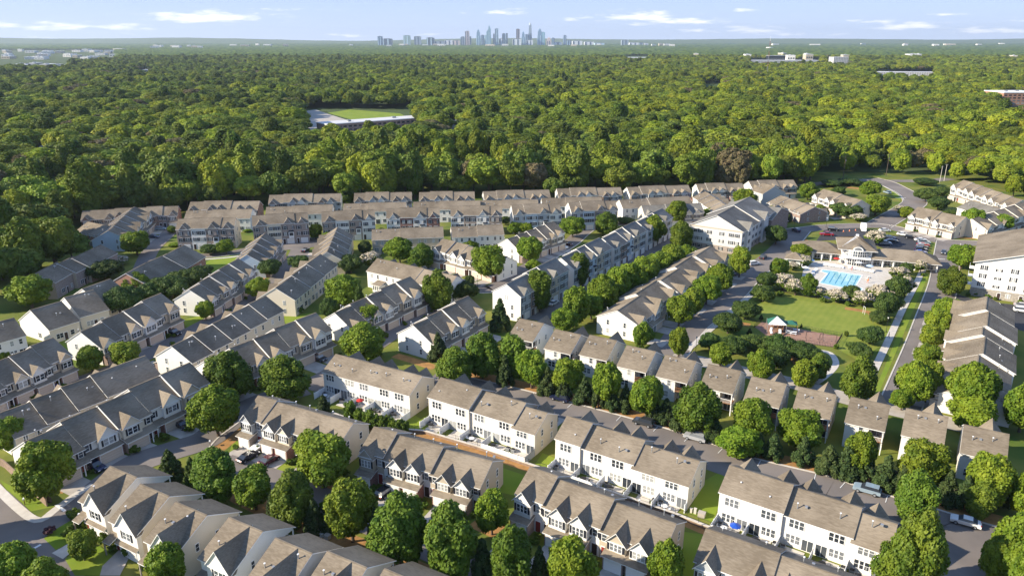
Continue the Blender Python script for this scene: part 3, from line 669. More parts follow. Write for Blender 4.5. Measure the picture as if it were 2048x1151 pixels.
row('S2', 'townhouse_row', 'townhouse row with brick garages and a tan end wall right of the large round maple', 'townhouses', (722,906), (960,969), 5.6, 5, 9.6, 2.5, 'near', (1,2,2), -.55, ['siding_tan','siding_white','siding_white','siding_tan','siding_white'], ('brick_red','brick_brown','brick_red'), group=GR_S, sidem='siding_tan')
row('S3', 'townhouse_row', 'townhouse row with white gabled bays at the bottom centre of the photo', 'townhouses', (1032,991), (1326,1102), 5.6, 5, 9.6, 2.5, 'near', (1,2,2), -.55, ['siding_white','siding_white','siding_white','siding_tan','siding_white'], ('brick_taupe','brick_brown'), group=GR_S, sidem='siding_tan')
off = (A4[0]-A0[0], A4[1]-A0[1])
row('S4', 'townhouse_row', 'townhouse row cut by the bottom edge, right of the grassy yard', 'townhouses', (A3[0]+off[0]-.5, A3[1]+off[1]+1.0), (B3[0]+off[0], B3[1]+off[1]+1.0), 5.6, 5, 9.6, 2.5, 'near', (2,2,1), -.3, ['siding_grey','siding_white','siding_white','siding_tan','siding_white'], ('brick_taupe','brick_brown'), group=GR_S, sidem='siding_tan', world=True)
DR = (( (1018,672),(1065.5,687.6)),((1089.8,695.6),(1139.6,706.4)),((1160,708),(1217.7,721)),((1235,730.7),(1294.5,744)),((1313.5,751),(1376.8,764.7)),((1401,771.5),(1461.6,787.6)),((1488.6,798.4),(1557,812)),
      ((1585.6,821),(1661,835)),((1690.8,843),(1767.6,861.7)),((1804,868),(1890.6,888)),((1922,903.6),(2013.5,924.5)))
for i, (A, B) in enumerate(DR):
    a = G(*A, 5.6)
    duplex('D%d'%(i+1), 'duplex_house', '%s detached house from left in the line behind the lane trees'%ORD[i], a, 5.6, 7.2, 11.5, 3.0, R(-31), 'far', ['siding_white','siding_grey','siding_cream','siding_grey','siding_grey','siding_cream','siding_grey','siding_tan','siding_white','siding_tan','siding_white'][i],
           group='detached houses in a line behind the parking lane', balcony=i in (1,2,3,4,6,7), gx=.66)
e = G(2095,945,5.6)
TS = [(289,931),(350,965),(420,999),(523,1028),(614,1067),(714,1092),(823.6,1124.6)]
for i, fe in enumerate(TS):
    f = G(*fe, 5.6); an = R(-29); d = 12.2
    p0 = (f[0]+d*math.sin(an), f[1]-d*math.cos(an))
    duplex('T%d'%(i+1), 'duplex_house', '%s tall detached house from left in the bottom left corner'%ORD[i], p0, 5.6, 7.1, d, 3.1, an, 'near', ['siding_white','siding_cream','siding_cream','siding_white','siding_grey','siding_cream','siding_grey'][i],
           group='detached gabled houses in the lower left corner', porch=i != 4, gx=.64, balcony=False, gw=5.2)
row('E', 'townhouse_row', 'stepped row of gabled duplexes beside the long line of bright trees', 'townhouses', (1274.5,646.3), (1453,516), 5.6, 10, 12.4, 2.9, 'near', (2,), .25, WHITE, ('stone','siding_grey'), style='wide', dys=(0,1.4), sidem='siding_white', rear='sparse')
FL = ['nearest','second nearest','second farthest','farthest']
for i, (A, B) in enumerate((((1041.4,591),(1137,541)), ((1148,536),(1223,498)), ((1229,495),(1292,463)), ((1297,460),(1345,436)))):
    row('F%d'%(i+1), 'townhouse_row', '%s three storey grey townhouse block in the diagonal line'%FL[i], 'townhouses', A, B, 8.4, 5, 10, 3.0, 'near', (2,1,2), .4, ['siding_grey','siding_blue','siding_grey','siding_tan'], ('siding_grey','brick_brown','siding_blue','siding_tan','siding_grey'), 'shingle_grey', levels=3, sidem='siding_white', rear=None, group='three storey grey townhouse blocks', dys=(0,.3), detail=i < 2)
# far rows
KR = [((162,440),(354.6,429.5)),((376,421),(515,419)),((537,406.6),(680.5,403)),((708,402.5),(823,400)),((838.6,400.7),(949,399)),((969,399),(1101,395)),((1117,393),(1245,390)),((1260,390),(1383,385)),((1398,383),(1490,381)),((1505,377),(1594.6,374))]
for i, (A, B) in enumerate(KR):
    row('K%d'%i, 'townhouse_row', '%s townhouse row from left in the farthest line before the forest'%ORD[i], 'townhouses', A, B, 5.6, 6 if i == 0 else 5, 10, 2.9, 'near', (1,2,2) if i else (2,1,1,1,1), .35, ['brick_taupe','siding_grey','siding_white','brick_brown','siding_grey'] if i > 1 else ['brick_brown','brick_taupe'],
        ('brick_brown','brick_red'), mode='alt', detail=False, style='slim', group='farthest line of townhouse rows', sidem='brick_orange' if i < 2 else 'siding_white', drive=False, rear=None, endwin=i > 1)
MR = [((368,440),(500,438)),((531,432),(664,428)),((686,425),(811,423)),((826,421),(960,420)),((955,418),(1076,418)),((1085,413),(1205,412)),((1246,417),(1385,410))]
for i, (A, B) in enumerate(MR):
    row('M%d'%(i+1), 'townhouse_row', '%s townhouse row from left in the far line showing plain rear roofs'%ORD[i], 'townhouses', A, B, 5.6, 5, 10, 2.9, 'far', (2,3), .35, ['siding_white'], mode='alt', detail=False, rear='sparse', group='middle far line of townhouse rows', sidem='siding_white', drive=False)
NR = [((351.6,459),(467.5,456)),((505,452),(616.6,444.8)),((644,444),(750,439)),((773,437),(879,434.7)),((901.7,432),(1003.8,431.4)),((1026.6,429.7),(1122.8,426.4)),((1142.8,423.9),(1235.7,419.7))]
for i, (A, B) in enumerate(NR):
    bk = [('brick_taupe','siding_white','brick_taupe','brick_taupe'),('brick_taupe','siding_cream','brick_taupe','brick_taupe'),('brick_taupe','siding_white','brick_taupe','siding_white'),('siding_white','brick_red','siding_white','brick_red'),('siding_white','brick_taupe','siding_white','brick_taupe'),('siding_grey','siding_blue','siding_grey','siding_white'),('siding_grey','siding_blue','brick_taupe','siding_grey')][i]
    row('N%d'%(i+1), 'townhouse_row', '%s three storey brick and siding block from left in the far front line'%ORD[i], 'townhouses', A, B, 8.4, 4, 10, 3.0, 'near', (1,2,1), .3, WHITE, bk, levels=3, mode='alt', detail=False, group='three storey brick and siding blocks', sidem='siding_cream' if i < 2 else 'siding_white', rear=None)
row('O1', 'townhouse_row', 'low townhouse row with plain rear wall left of the round trees in the centre', 'townhouses', (744,480), (886.8,475.4), 5.6, 5, 10, 2.9, 'far', (2,3), .3, ['siding_tan'], mode='alt', detail=False, rear='sparse', sidem='siding_tan', drive=False, rearw='siding_tan')
row('O2', 'townhouse_row', 'low townhouse row with white gable end behind the central round tree', 'townhouses', (905,474.5), (1008,470.4), 5.6, 4, 10, 2.9, 'far', (2,2), .3, ['siding_white'], mode='alt', detail=False, rear='sparse', sidem='siding_white', drive=False)
row('P1', 'townhouse_row', 'small grey roofed row half hidden by trees beyond the three storey line', 'townhouses', (1289,429), (1408,425.6), 5.6, 5, 10, 2.9, 'near', (2,3), .3, ['siding_cream'], ('brick_orange',), mode='alt', detail=False, drive=False, rm='shingle_grey', endwin=False, rear=None)
row('Q', 'townhouse_row', 'tan roofed townhouse row with white bays behind the round tree at centre', 'townhouses', (866,503), (995,533), 5.6, 5, 11, 2.9, 'near', (1,), -.35, ['siding_white'], ('brick_orange','brick_brown'), style='wide', sidem='siding_white', dys=(0,.4), rear=None)
b = row('T0', 'townhouse_row', 'long white rear row with a tan roof and glazed sunrooms', 'townhouses', (734,542), (893,579), 5.6, 5, 10.5, 3.0, 'far', (3,2), -.2, ['siding_white'], style='wide', sidem='siding_white', rear='sparse')
def sunroom(b, x, w=3.4, d=2.8, m='siding_white'):
    mb = MB(); mb.box(x, x+w, -d, -.002, 0, 2.5, m)
    for i in range(4): mb.box(x+.25+i*w/4, x+.25+i*w/4+.5, -d-.03, -d, .8, 2.2, 'glass')
    mb.slab([(x-.2,-d-.25,2.55),(x+w+.2,-d-.25,2.55),(x+w+.2,-.002,3.4),(x-.2,-.002,3.4)], .14, 'shingle_brown', 'trim'); mb.build('sunroom', b.root)
sunroom(b, 5); sunroom(b, 14); sunroom(b, 27)
LW = ['siding_white','siding_cream','siding_white','siding_tan']; LBK = ('brick_brown','brick_red')
def lrow(key, lab, A, B, n, front, step=.4, walls=LW, he=5.6, depth=11.5, rise=3.5, **k):
    k.setdefault('sidem','siding_white'); k.setdefault('brick', LBK)
    return row(key, 'townhouse_row', lab, 'townhouses', A, B, he, n, depth, rise, front, k.pop('pat',(1,)), step, walls, style='wide', **k)
lrow('L1', 'dark roofed garage row with a white gable beside the bright lawn', (416,599), (511,544), 5, 'near', dys=(0,.5))
lrow('L2', 'dark roofed garage row ending beside the turning circle', (529,525), (562.6,487), 4, 'near', walls=['siding_grey'], sidem='siding_blue', detail=False)
lrow('L3', 'dark roofed row with a cream gable end and rear sunrooms near the yellow green tree', (589,598), (674,531), 6, 'far', .3, rear='sparse', sidem='siding_cream', pat=(2,2,2), detail=False)
lrow('L4', 'dark roofed row running up from the cream gable row to the brick fronts', (688,519), (706,474), 5, 'far', .3, rear='sparse', sidem='siding_cream', detail=False)
lrow('L5', 'garage row with white gable left of the small round maple', (199,690), (360,619), 4, 'near', .45, dys=(0,.6))
lrow('L6', 'cream rear row with dark roof and no porches left of centre', (382.5,719.5), (567,626), 5, 'far', .4, rear='sparse', sidem='siding_white', rearw='siding_cream', walls=CREAM)
lrow('L7', 'garage row with white bays right of the two big maples', (447,752), (663,665), 5, 'near', .4, dys=(0,.6))
lrow('L8', 'long cream rear row with dark brown roof at the left edge', (28,870), (323,756), 5, 'far', .4, rear='sparse', rearw='siding_cream', walls=CREAM, pat=(1,1,1,2))
lrow('L9', 'garage row with four pointed gables above the parked black cars', (90,924), (418,772), 5, 'near', .45, dys=(0,.7), walls=['siding_tan','siding_white','siding_cream','siding_white'])
lrow('L10', 'garage row with the blue car at the left edge', (-40,790), (146,714), 4, 'near', .35, dys=(0,.5))
lrow('L11', 'small dark roofed house cut by the left edge', (-35,694), (51,670), 2, 'far', 0, rear='sparse', pat=(2,), drive=False)
def cottage(key, lab, A, B, he, depth, rise, wm, sm, n=1, rm='shingle_brown', brickgable=None):
    b = Bld('cottage', lab, 'house', A, B, he); w = b.L
    wall_mesh(0, w, 0, depth, he, rise, wm, wm, sm).build('wall', b.root); gable_roof(b.root, 0, w, 0, depth, he, rise, rm)
    window(b.root, 'near', w*.3, 0, 1.0, 1.8, 1.3, 2, False, False); window(b.root, 'near', w*.72, 0, 1.0, 1.0, 1.3, 1, False, False)
    window(b.root, 'left', depth*.35, 0, 1.0, 1.4, 1.3, 2, False, False); placed('front_door', door_mesh('door_dark'), b.root, 'near', w*.5, 0, .05)
    pipes(b, 1, depth*.2, depth*.4, lambda y: he+y*rise/(depth/2)+.15); BL[key] = b; b.depth = depth; return b
for i, (A, B) in enumerate((((98,660),(158,641)), ((160,634),(217,618)), ((208,611),(262,590)))):
    cottage('LA%d'%i, '%s white gabled cottage from left in the dark roofed chain'%ORD[i], A, B, 4.2, 15, 4.4, 'siding_cream', 'siding_white')
for i, (A, B) in enumerate((((300,573),(340,550)), ((334,553),(378,532)), ((372,536),(410,513)))):
    cottage('LB%d'%i, '%s orange brick cottage from the camera in the dark roofed chain'%ORD[i], A, B, 4.0, 15, 4.2, 'brick_red', 'brick_orange')
for i, (A, B) in enumerate((((109,565),(151,541)), ((151,545),(181,530)), ((179,534),(234,506)))):
    cottage('LC%d'%i, '%s brown brick house from the camera along the left forest edge'%ORD[i], A, B, 5.6, 11, 3.0, 'brick_taupe', 'siding_tan')
lrow('L15', 'pale blue gabled row with four stepped dark roofs at upper left', (254,474), (303,431), 5, 'near', .35, detail=False, sidem='siding_blue', walls=['siding_blue','siding_cream'], depth=13)
row('L16', 'townhouse_row', 'tan roofed brick building at the edge of the left forest', 'house', (150,464), (201,475), 4.6, 3, 12, 3.0, 'far', (3,), 0, ['brick_orange'], sidem='brick_orange', detail=False, drive=False, rear='sparse', rearw='brick_orange')
lrow('U1', 'garage row with pointed gables behind the two round central maples', (702,652), (850,586), 5, 'near', .4, dys=(0,.6))
lrow('U2', 'white gabled duplex row left of the dark cone tree in the centre', (861,681), (971,627), 4, 'near', .35, dys=(0,.5))
lrow('U3', 'cream gabled garage row with a white and a red car outside', (1038,497), (1129,468.5), 5, 'near', .4, detail=False)
row('V', 'townhouse_row', 'long stepped brown roofed row at the right edge beside the street trees', 'townhouses', (1912,614), (1872,775), 5.6, 10, 14, 3.4, 'near', (2,2,1,2,2,1), -.45, ['siding_white','siding_cream'], ('stone','siding_grey'), style='wide', sidem='siding_white', dys=(0,.8))
# apartment blocks
def apartment(key, lab, A, B, he, depth, rise, wm, sm, lev, rm='shingle_grey', secs=2, basem=None, front_bays=True, detail=False, balcony=False):
    b = Bld('apartment_building', lab, 'apartment building', A, B, he); L = b.L; w = L/secs
    for k in range(secs):
        dz = .5*k; wl = wall_mesh(k*w, (k+1)*w, -.25*k, depth+.25*k, he+dz, rise, wm, wm, sm); 
        if basem: wl.box(k*w-.03, (k+1)*w+.03, -.25*k-.05, depth+.25*k+.05, 0, 2.7, basem)
        wl.build('wall', b.root); gable_roof(b.root, k*w, (k+1)*w, -.25*k, depth+.25*k, he+dz, rise, rm, oh=.6, ohg=.4)
        # white pediment band under the gable
        if k == 0:
            m = MB(); m.box(-.14, -.02, -.4, depth+.4, he-.35, he+.05, 'siding_tan'); m.build('cornice', b.root)
        cross_gable(b, 'near', k*w+w*.35, 6.0, 1.0, 0, he+dz-.2, 2.6, he+dz, rise, depth+.5*k, rm, wm, -.25*k)
    sp = (he-.6)/lev
    for l in range(lev):
        z = .9+l*sp
        for yy in (.09, .20, .38, .62, .80, .91): window(b.root, 'left', depth*yy, 0, z, .95, 1.3, 2 if yy in (.38,.62) else 1, True, False, depth=0)
        for i in range(int(L/4.2)):
            window(b.root, 'near', 2+i*4.2, .0 if not (i*4.2+2 < w*.35+3 and i*4.2+2 > w*.35-3) else 1.0, z, 1.1, 1.35, 2, True, False, depth=-.25*(int((2+i*4.2)/w)))
    BL[key] = b; b.depth = depth; return b
apartment('X', 'big grey roofed three storey apartment block at the top of the tree line', (1485,463), (1545,425), 9.6, 21, 5.0, 'siding_pale', 'siding_pale', 3, basem='brick_taupe')
a, c = G(1963,473,11.5), G(1952,523,11.5)
an = R(57); Pn = c; dW = 30
b = Bld('apartment_building', 'tall white four storey apartment block at the right edge', 'apartment building', Pn, (Pn[0]+dW*math.cos(an-math.pi/2), Pn[1]+dW*math.sin(an-math.pi/2)), 11.5, world=True)
mb = MB(); mb.prismy([(0,0),(dW,0),(dW,11.5),(dW/2,16.5),(0,11.5)], 0, 40, 'siding_white'); mb.box(-.06, dW+.06, -.06, 40.06, 0, 2.9, 'stone')
mb.box(-.1, dW+.1, -.1, -.02, 11.3, 11.7, 'trim'); mb.build('wall', b.root)
mb = MB(); p = 5/15
mb.slab([(-.8,-.8,11.5-.8*p+.2),(dW/2,-.8,16.7),(dW/2,41,16.7),(-.8,41,11.5-.8*p+.2)], .2, 'shingle_brown', 'trim'); mb.slab([(dW/2,-.8,16.7),(dW+.8,-.8,11.5-.8*p+.2),(dW+.8,41,11.5-.8*p+.2),(dW/2,41,16.7)], .2, 'shingle_grey', 'trim'); mb.build('roof', b.root)
for l in range(3):
    for i in range(7): window(b.root, 'near', 2.6+i*4.2, 0, 3.7+l*2.75, .85 if i % 2 else 1.05, .8 if i == 1 else 1.4, 2, True, True)
    for i in range(6): window(b.root, 'left', 5+i*6, 0, 3.7+l*2.75, 1.1, 1.4, 2, True, False)
    m = MB(); m.box(-1.5, -.02, 1.0, 4.4, 3.3+l*2.75, 3.45+l*2.75, 'trim'); m.box(-1.5, -1.42, 1, 4.4, 4.3+l*2.75, 4.4+l*2.75, 'trim')
    for q in range(8): m.box(-1.48, -1.43, 1.1+q*.45, 1.15+q*.45, 3.45+l*2.75, 4.3+l*2.75, 'trim')
    m.build('balcony', b.root)
for i in range(3): placed('front_door', door_mesh('door_dark'), b.root, 'near', 8+i*6, .06, .05); window(b.root, 'near', 10.5+i*6, .06, .9, 1.2, 1.3, 2, False, True)
m = MB(); m.cyl(dW/2, 0, 0, 0, .1, .1, 'trim') ; m = MB(); m.box(dW/2-.55, dW/2+.55, -.12, 0, 14.0, 15.1, 'trim'); m.build('gable_vent', b.root)
BL['W'] = b
row('X2', 'townhouse_row', 'tan roofed row stepping down behind the big apartment block', 'townhouses', (1386,397), (1440,430), 5.6, 5, 12, 2.6, 'far', (1,), -.3, ['siding_cream'], ('brick_brown',), style='wide', detail=False, rear='sparse', drive=False, sidem='siding_white')
row('X3', 'townhouse_row', 'brick walled wing with a brown side wall behind the big apartment block', 'townhouses', G(1440,432,6), (G(1440,432,6)[0]+18, G(1440,432,6)[1]-14), 7.5, 3, 22, 3.2, 'far', (3,), 0, ['brick_brown'], ('brick_brown',), style='wide', detail=False, rear=None, drive=False, sidem='brick_brown', world=True, endwin=False, rm='shingle_grey')
row('Y2', 'townhouse_row', 'low building with several tan roofs and white walls left of the car park', 'house', (1534,407), (1601,428), 4.4, 4, 15, 3.0, 'far', (1,2,1), -.3, ['siding_white'], ('siding_white',), style='wide', detail=False, rear='sparse', drive=False, sidem='brick_brown')
row('Y3', 'townhouse_row', 'white house with a grey shaded gable at the upper right', 'house', (1503,381), (1526,388), 5.6, 2, 13, 3.4, 'far', (2,), 0, ['siding_white'], style='wide', detail=False, rear='sparse', drive=False, sidem='siding_grey', endwin=False)  # white house: the gable's shade is put into its end walls as grey siding
row('Z1', 'townhouse_row', 'white gabled row with garages behind the trees left of the entrance street', 'townhouses', (1626,393), (1700,414), 5.6, 4, 12, 3.0, 'near', (2,2), -.4, ['siding_white'], ('stone',), style='wide', detail=False, rear=None)
row('Z2', 'townhouse_row', 'white gabled row with three garages above the curved kerb at right', 'townhouses', (1817,433), (1912,452), 5.6, 4, 13, 3.2, 'near', (2,2), -.4, ['siding_white','siding_cream'], ('stone','brick_taupe'), style='wide', detail=False, rear=None)
row('Z3', 'townhouse_row', 'white gabled row at the foot of the bright forest, upper right', 'townhouses', (1903,377), (2020,410), 5.6, 6, 12, 3.2, 'near', (1,), -.4, ['siding_white'], ('stone',), style='wide', detail=False, rear=None, drive=False)
row('Z4', 'townhouse_row', 'dark grey roofed row between the two white gabled rows at right', 'townhouses', (1915,415), (1972,432), 5.6, 3, 12, 3.0, 'far', (3,), 0, ['siding_white'], style='wide', detail=False, rear='sparse', drive=False, rm='shingle_grey', sidem='siding_white')
row('Z5', 'townhouse_row', 'stepped row with white parapets behind the tall apartments at right', 'townhouses', (1972,454), (2075,425), 5.6, 5, 12, 3.0, 'near', (1,), .4, ['siding_white'], ('brick_taupe',), style='wide', detail=False, rear=None, drive=False)
# white gabled corner building at the bottom right edge
c = G(2030,1125,5.6); row('R5', 'townhouse_row', 'white corner of a townhouse row at the bottom right edge', 'townhouses', c, (c[0]+22, c[1]-14), 5.6, 4, 9.6, 2.5, 'far', (2,2), -.35, WHITE, sidem='siding_white', world=True, drive=False)

# ------------------------------------------------------------------ rear patios, fences, retaining wall
def fence_mesh(P, h, m='trim'):
    mb = MB()
    for (a, b) in zip(P[:-1], P[1:]):
        d = Vector((b[0]-a[0], b[1]-a[1])); L = d.length; d.normalize(); nrm = Vector((-d.y, d.x))*.035
        k = max(1, round(L/1.9))
        for i in range(k):
            p = Vector(a)+d*(L*i/k+.06); q = Vector(a)+d*(L*(i+1)/k-.06)
            s = [(p-nrm),(q-nrm),(q+nrm),(p+nrm)]; bb = len(mb.v)
            mb.v += [(x.x,x.y,.05) for x in s]+[(x.x,x.y,h-.08) for x in s]; kk = mb.mi(m)
            for f in ((0,1,5,4),(1,2,6,5),(2,3,7,6),(3,0,4,7),(4,5,6,7)): mb.f.append(tuple(bb+i for i in f)); mb.m.append(kk)
        for i in range(k+1):
            p = Vector(a)+d*(L*i/k); mb.box(p.x-.07, p.x+.07, p.y-.07, p.y+.07, 0, h+.05, m)
    return mb
plan = {'R1': [(0,3.6,None),(1,3.6,None),(2,3.6,None),(3,3.6,None),(4,3.6,None),(5,3.4,None)], 'R2': [(0,3.4,None),(1,3.4,None),(2,3.6,None),(3,3.8,(3,5)),(5,3.8,None)], 'R3': [(0,3.0,None),(1,3.6,(1,2)),(2,3.6,None),(3,3.4,None),(4,3.4,None),(5,1,None)],
        'R4': [(0,3.6,(0,1)),(1,3.4,None),(2,3.0,None),(3,3.4,None),(4,3.0,None),(5,3.0,None)]}
cnt = 0
for key, lst in plan.items():
    b = BL[key]; ri = int(key[1])-1
    for j, (u, d, enc) in enumerate(lst):
        x = min(max(u*b.w, .1), b.L-.1)
        P = [(x,-.1),(x,-d)]
        if enc: P = [(enc[0]*b.w+.05,-.1),(enc[0]*b.w+.05,-d),(enc[1]*b.w-.1,-d),(enc[1]*b.w-.1,-.1)]
        o = fence_mesh(P, 1.75).build('privacy_fence', None, (b.a[0],b.a[1],0), b.ang)
        tag(o, '%s white vinyl privacy fence from the left behind the %s white row'%(ORD[j], o_[ri]), 'fence', 'white privacy fences on the rear patios')
    mb = MB()
    for u in range(5):
        x = (u+.5)*b.w; mb.box(x-1.6+.5*(u%2), x+1.5, -3.0-.4*(u%2), -.02, 0, .09, 'concrete_pale')
    tag(mb.build('patio', None, (b.a[0],b.a[1],0), b.ang), 'concrete patio slabs behind the %s white row'%o_[ri], kind='structure')
    # furniture
    for u in range(5):
        x = (u+.35)*b.w; y = -1.9; k = (u+ri) % 3; wx, wy = b.to_world(x, y)
        if k == 0:
            t = empty('patio_table', (wx,wy,.09), b.ang, 'round patio table on the %s patio of the %s white row'%(ORD[u], o_[ri]), 'table', 'patio furniture')
            m = MB(); m.cyl(0,0,.68,.72,.6,.6,'metal_black' if u%2 else 'white',12); m.build('table_top', t); m = MB(); m.cyl(0,0,0,.68,.05,.05,'metal_black',6); m.cyl(0,0,0,.05,.3,.28,'metal_black',8); m.build('pedestal', t)
            for q in range(2):
                wx2, wy2 = b.to_world(x+(-1 if q else 1), y); ch = empty('patio_chair', (wx2,wy2,.09), b.ang+(math.pi/2 if q else -math.pi/2), 'patio chair %s of the table on the %s patio of the %s row'%(('left','right')[1-q], ORD[u], o_[ri]), 'chair', 'patio furniture')
                m = MB(); m.box(-.25,.25,-.25,.25,.4,.46,'metal_black' if u%2 else 'white'); m.build('seat', ch); m = MB(); m.box(-.25,.25,.2,.25,.46,.9,'metal_black' if u%2 else 'white'); m.build('backrest', ch)
                for (lx,ly) in ((-.22,-.22),(.22,-.22),(-.22,.22),(.22,.22)): m = MB(); m.box(lx-.02,lx+.02,ly-.02,ly+.02,0,.4,'metal_black'); m.build('leg', ch)
        elif k == 1:
            t = empty('barbecue_grill', (wx,wy,.09), b.ang+.3, 'black barbecue grill on the %s patio of the %s white row'%(ORD[u], o_[ri]), 'grill', 'patio furniture')
            m = MB(); m.prism([(-.3,.7),(.3,.7),(.28,1.0),(0,1.2),(-.28,1.0)], -.45, .45, 'metal_black'); m.build('lid', t); m = MB(); m.box(-.4,.4,-.25,.25,.1,.7,'metal_grey'); m.build('cabinet', t); m = MB(); m.box(.45,.85,-.2,.2,.66,.7,'metal_black'); m.build('side_shelf', t)
        wx, wy = b.to_world((u+.92)*b.w if u % 2 else (u+.08)*b.w+.4, -.9)
        t = MB(); t.box(-.4,.4,-.4,.4,0,.75,'metal_grey'); t.cyl(0,0,.75,.79,.3,.3,'metal_black',12); t.box(-.42,.42,-.42,.42,.72,.75,'trim')
        tag(t.build('air_conditioner', None, (wx,wy,.02), b.ang), 'grey air conditioner box by the wall on the %s patio of the %s row'%(ORD[u], o_[ri]), 'air conditioner', 'air conditioners behind the white rows')
def umbrella(x, y, z, m, label, r=1.3):
    t = empty('parasol', (x,y,z), 0, label, 'parasol'); c = MB(); n = 8
    for i in range(n):
        a0, a1 = 2*math.pi*i/n, 2*math.pi*(i+1)/n; c.slab([(r*math.cos(a0),r*math.sin(a0),2.1),(r*math.cos(a1),r*math.sin(a1),2.1),(0,0,2.6)], .04, m, m)
    c.build('canopy', t); p = MB(); p.cyl(0,0,0,2.62,.035,.035,'metal_grey',6); p.build('pole', t); return t
wx, wy = BL['R4'].to_world(BL['R4'].w*.72, -2.2); umbrella(wx, wy, .09, 'blue', 'blue parasol inside the white fence of the fourth row', 1.0)
wx, wy = BL['R1'].to_world(BL['R1'].w*2.5, -2.0); umbrella(wx, wy, .09, 'red', 'faded red parasol behind the first white row', .9)
# retaining wall with railing
WP = [G(*p) for p in [(664,829),(729,853),(790,861),(850,866),(955,897),(1057,932),(1200,980),(1350,1032),(1420,1060),(1560,1113),(1640,1146)]]
rw = empty('retaining_wall', (WP[0][0],WP[0][1],0), 0, 'low tan block retaining wall with a railing behind the white rows', 'retaining wall')
mb = MB(); O = Vector(WP[0])
for a, b_ in zip(WP[:-1], WP[1:]):
    a = Vector(a)-O; b_ = Vector(b_)-O; d = (b_-a).normalized(); nn = Vector((-d.y,d.x))*.18
    P = [a-nn,b_-nn,b_+nn,a+nn]; mb.slab([(p.x,p.y,.62) for p in P], .62, 'concrete', 'stone_fence')
    P = [a-nn*1.4,b_-nn*1.4,b_+nn*1.4,a+nn*1.4]; mb.slab([(p.x,p.y,.74) for p in P], .115, 'concrete_pale', 'concrete_pale')
mb.build('wall', rw)
mb = MB()
for a, b_ in zip(WP[:-1], WP[1:]):
    a = Vector(a)-O; b_ = Vector(b_)-O; L = (b_-a).length; k = max(1, round(L/2.4))
    for i in range(k): p = a+(b_-a)*i/k; mb.box(p.x-.03,p.x+.03,p.y-.03,p.y+.03,.74,1.75,'metal_black')
    for z in (1.0, 1.7): mb.tube([(a.x,a.y,z),(b_.x,b_.y,z)], .025, 'metal_black', 4)
mb.build('railing', rw)
# brown garden wall at the bottom left
P = [G(*p) for p in [(-10,925),(10,934),(70,990),(95,1012)]]; mb = MB()
for a, b_ in zip(P[:-1], P[1:]):
    a = Vector(a); b_ = Vector(b_); d = (b_-a).normalized(); nn = Vector((-d.y,d.x))*.12; Q = [a-nn,b_-nn,b_+nn,a+nn]; mb.slab([(p.x,p.y,1.7) for p in Q], 1.7, 'stone_fence', 'stone_fence')
tag(mb.build('garden_wall'), 'brown timber and stone garden wall at the lower left corner', 'wall')
# ------------------------------------------------------------------ trees
import bmesh
def ico(sub):
    bm = bmesh.new(); bmesh.ops.create_icosphere(bm, subdivisions=sub, radius=1)
    v = np.array([x.co[:] for x in bm.verts]); f = np.array([[q.index for q in p.verts] for p in bm.faces]); bm.free(); return v, f
ICO1 = ico(1); ICO2 = ico(2)
def np_mesh(name, verts, quads, tris, mats, mq, mt):
    me = bpy.data.meshes.new(name); nv = len(verts); nq = len(quads); ntr = len(tris)
    me.vertices.add(nv); me.vertices.foreach_set('co', verts.astype(np.float32).ravel())
    me.loops.add(nq*4+ntr*3); me.loops.foreach_set('vertex_index', np.concatenate([quads.ravel(), tris.ravel()]).astype(np.int32))
    me.polygons.add(nq+ntr)
    st = np.concatenate([np.arange(nq)*4, nq*4+np.arange(ntr)*3]).astype(np.int32); me.polygons.foreach_set('loop_start', st)
    me.polygons.foreach_set('material_index', np.concatenate([mq, mt]).astype(np.int32))
    for m in mats: me.materials.append(MI[m])
    me.update(calc_edges=True); me.validate(); return me
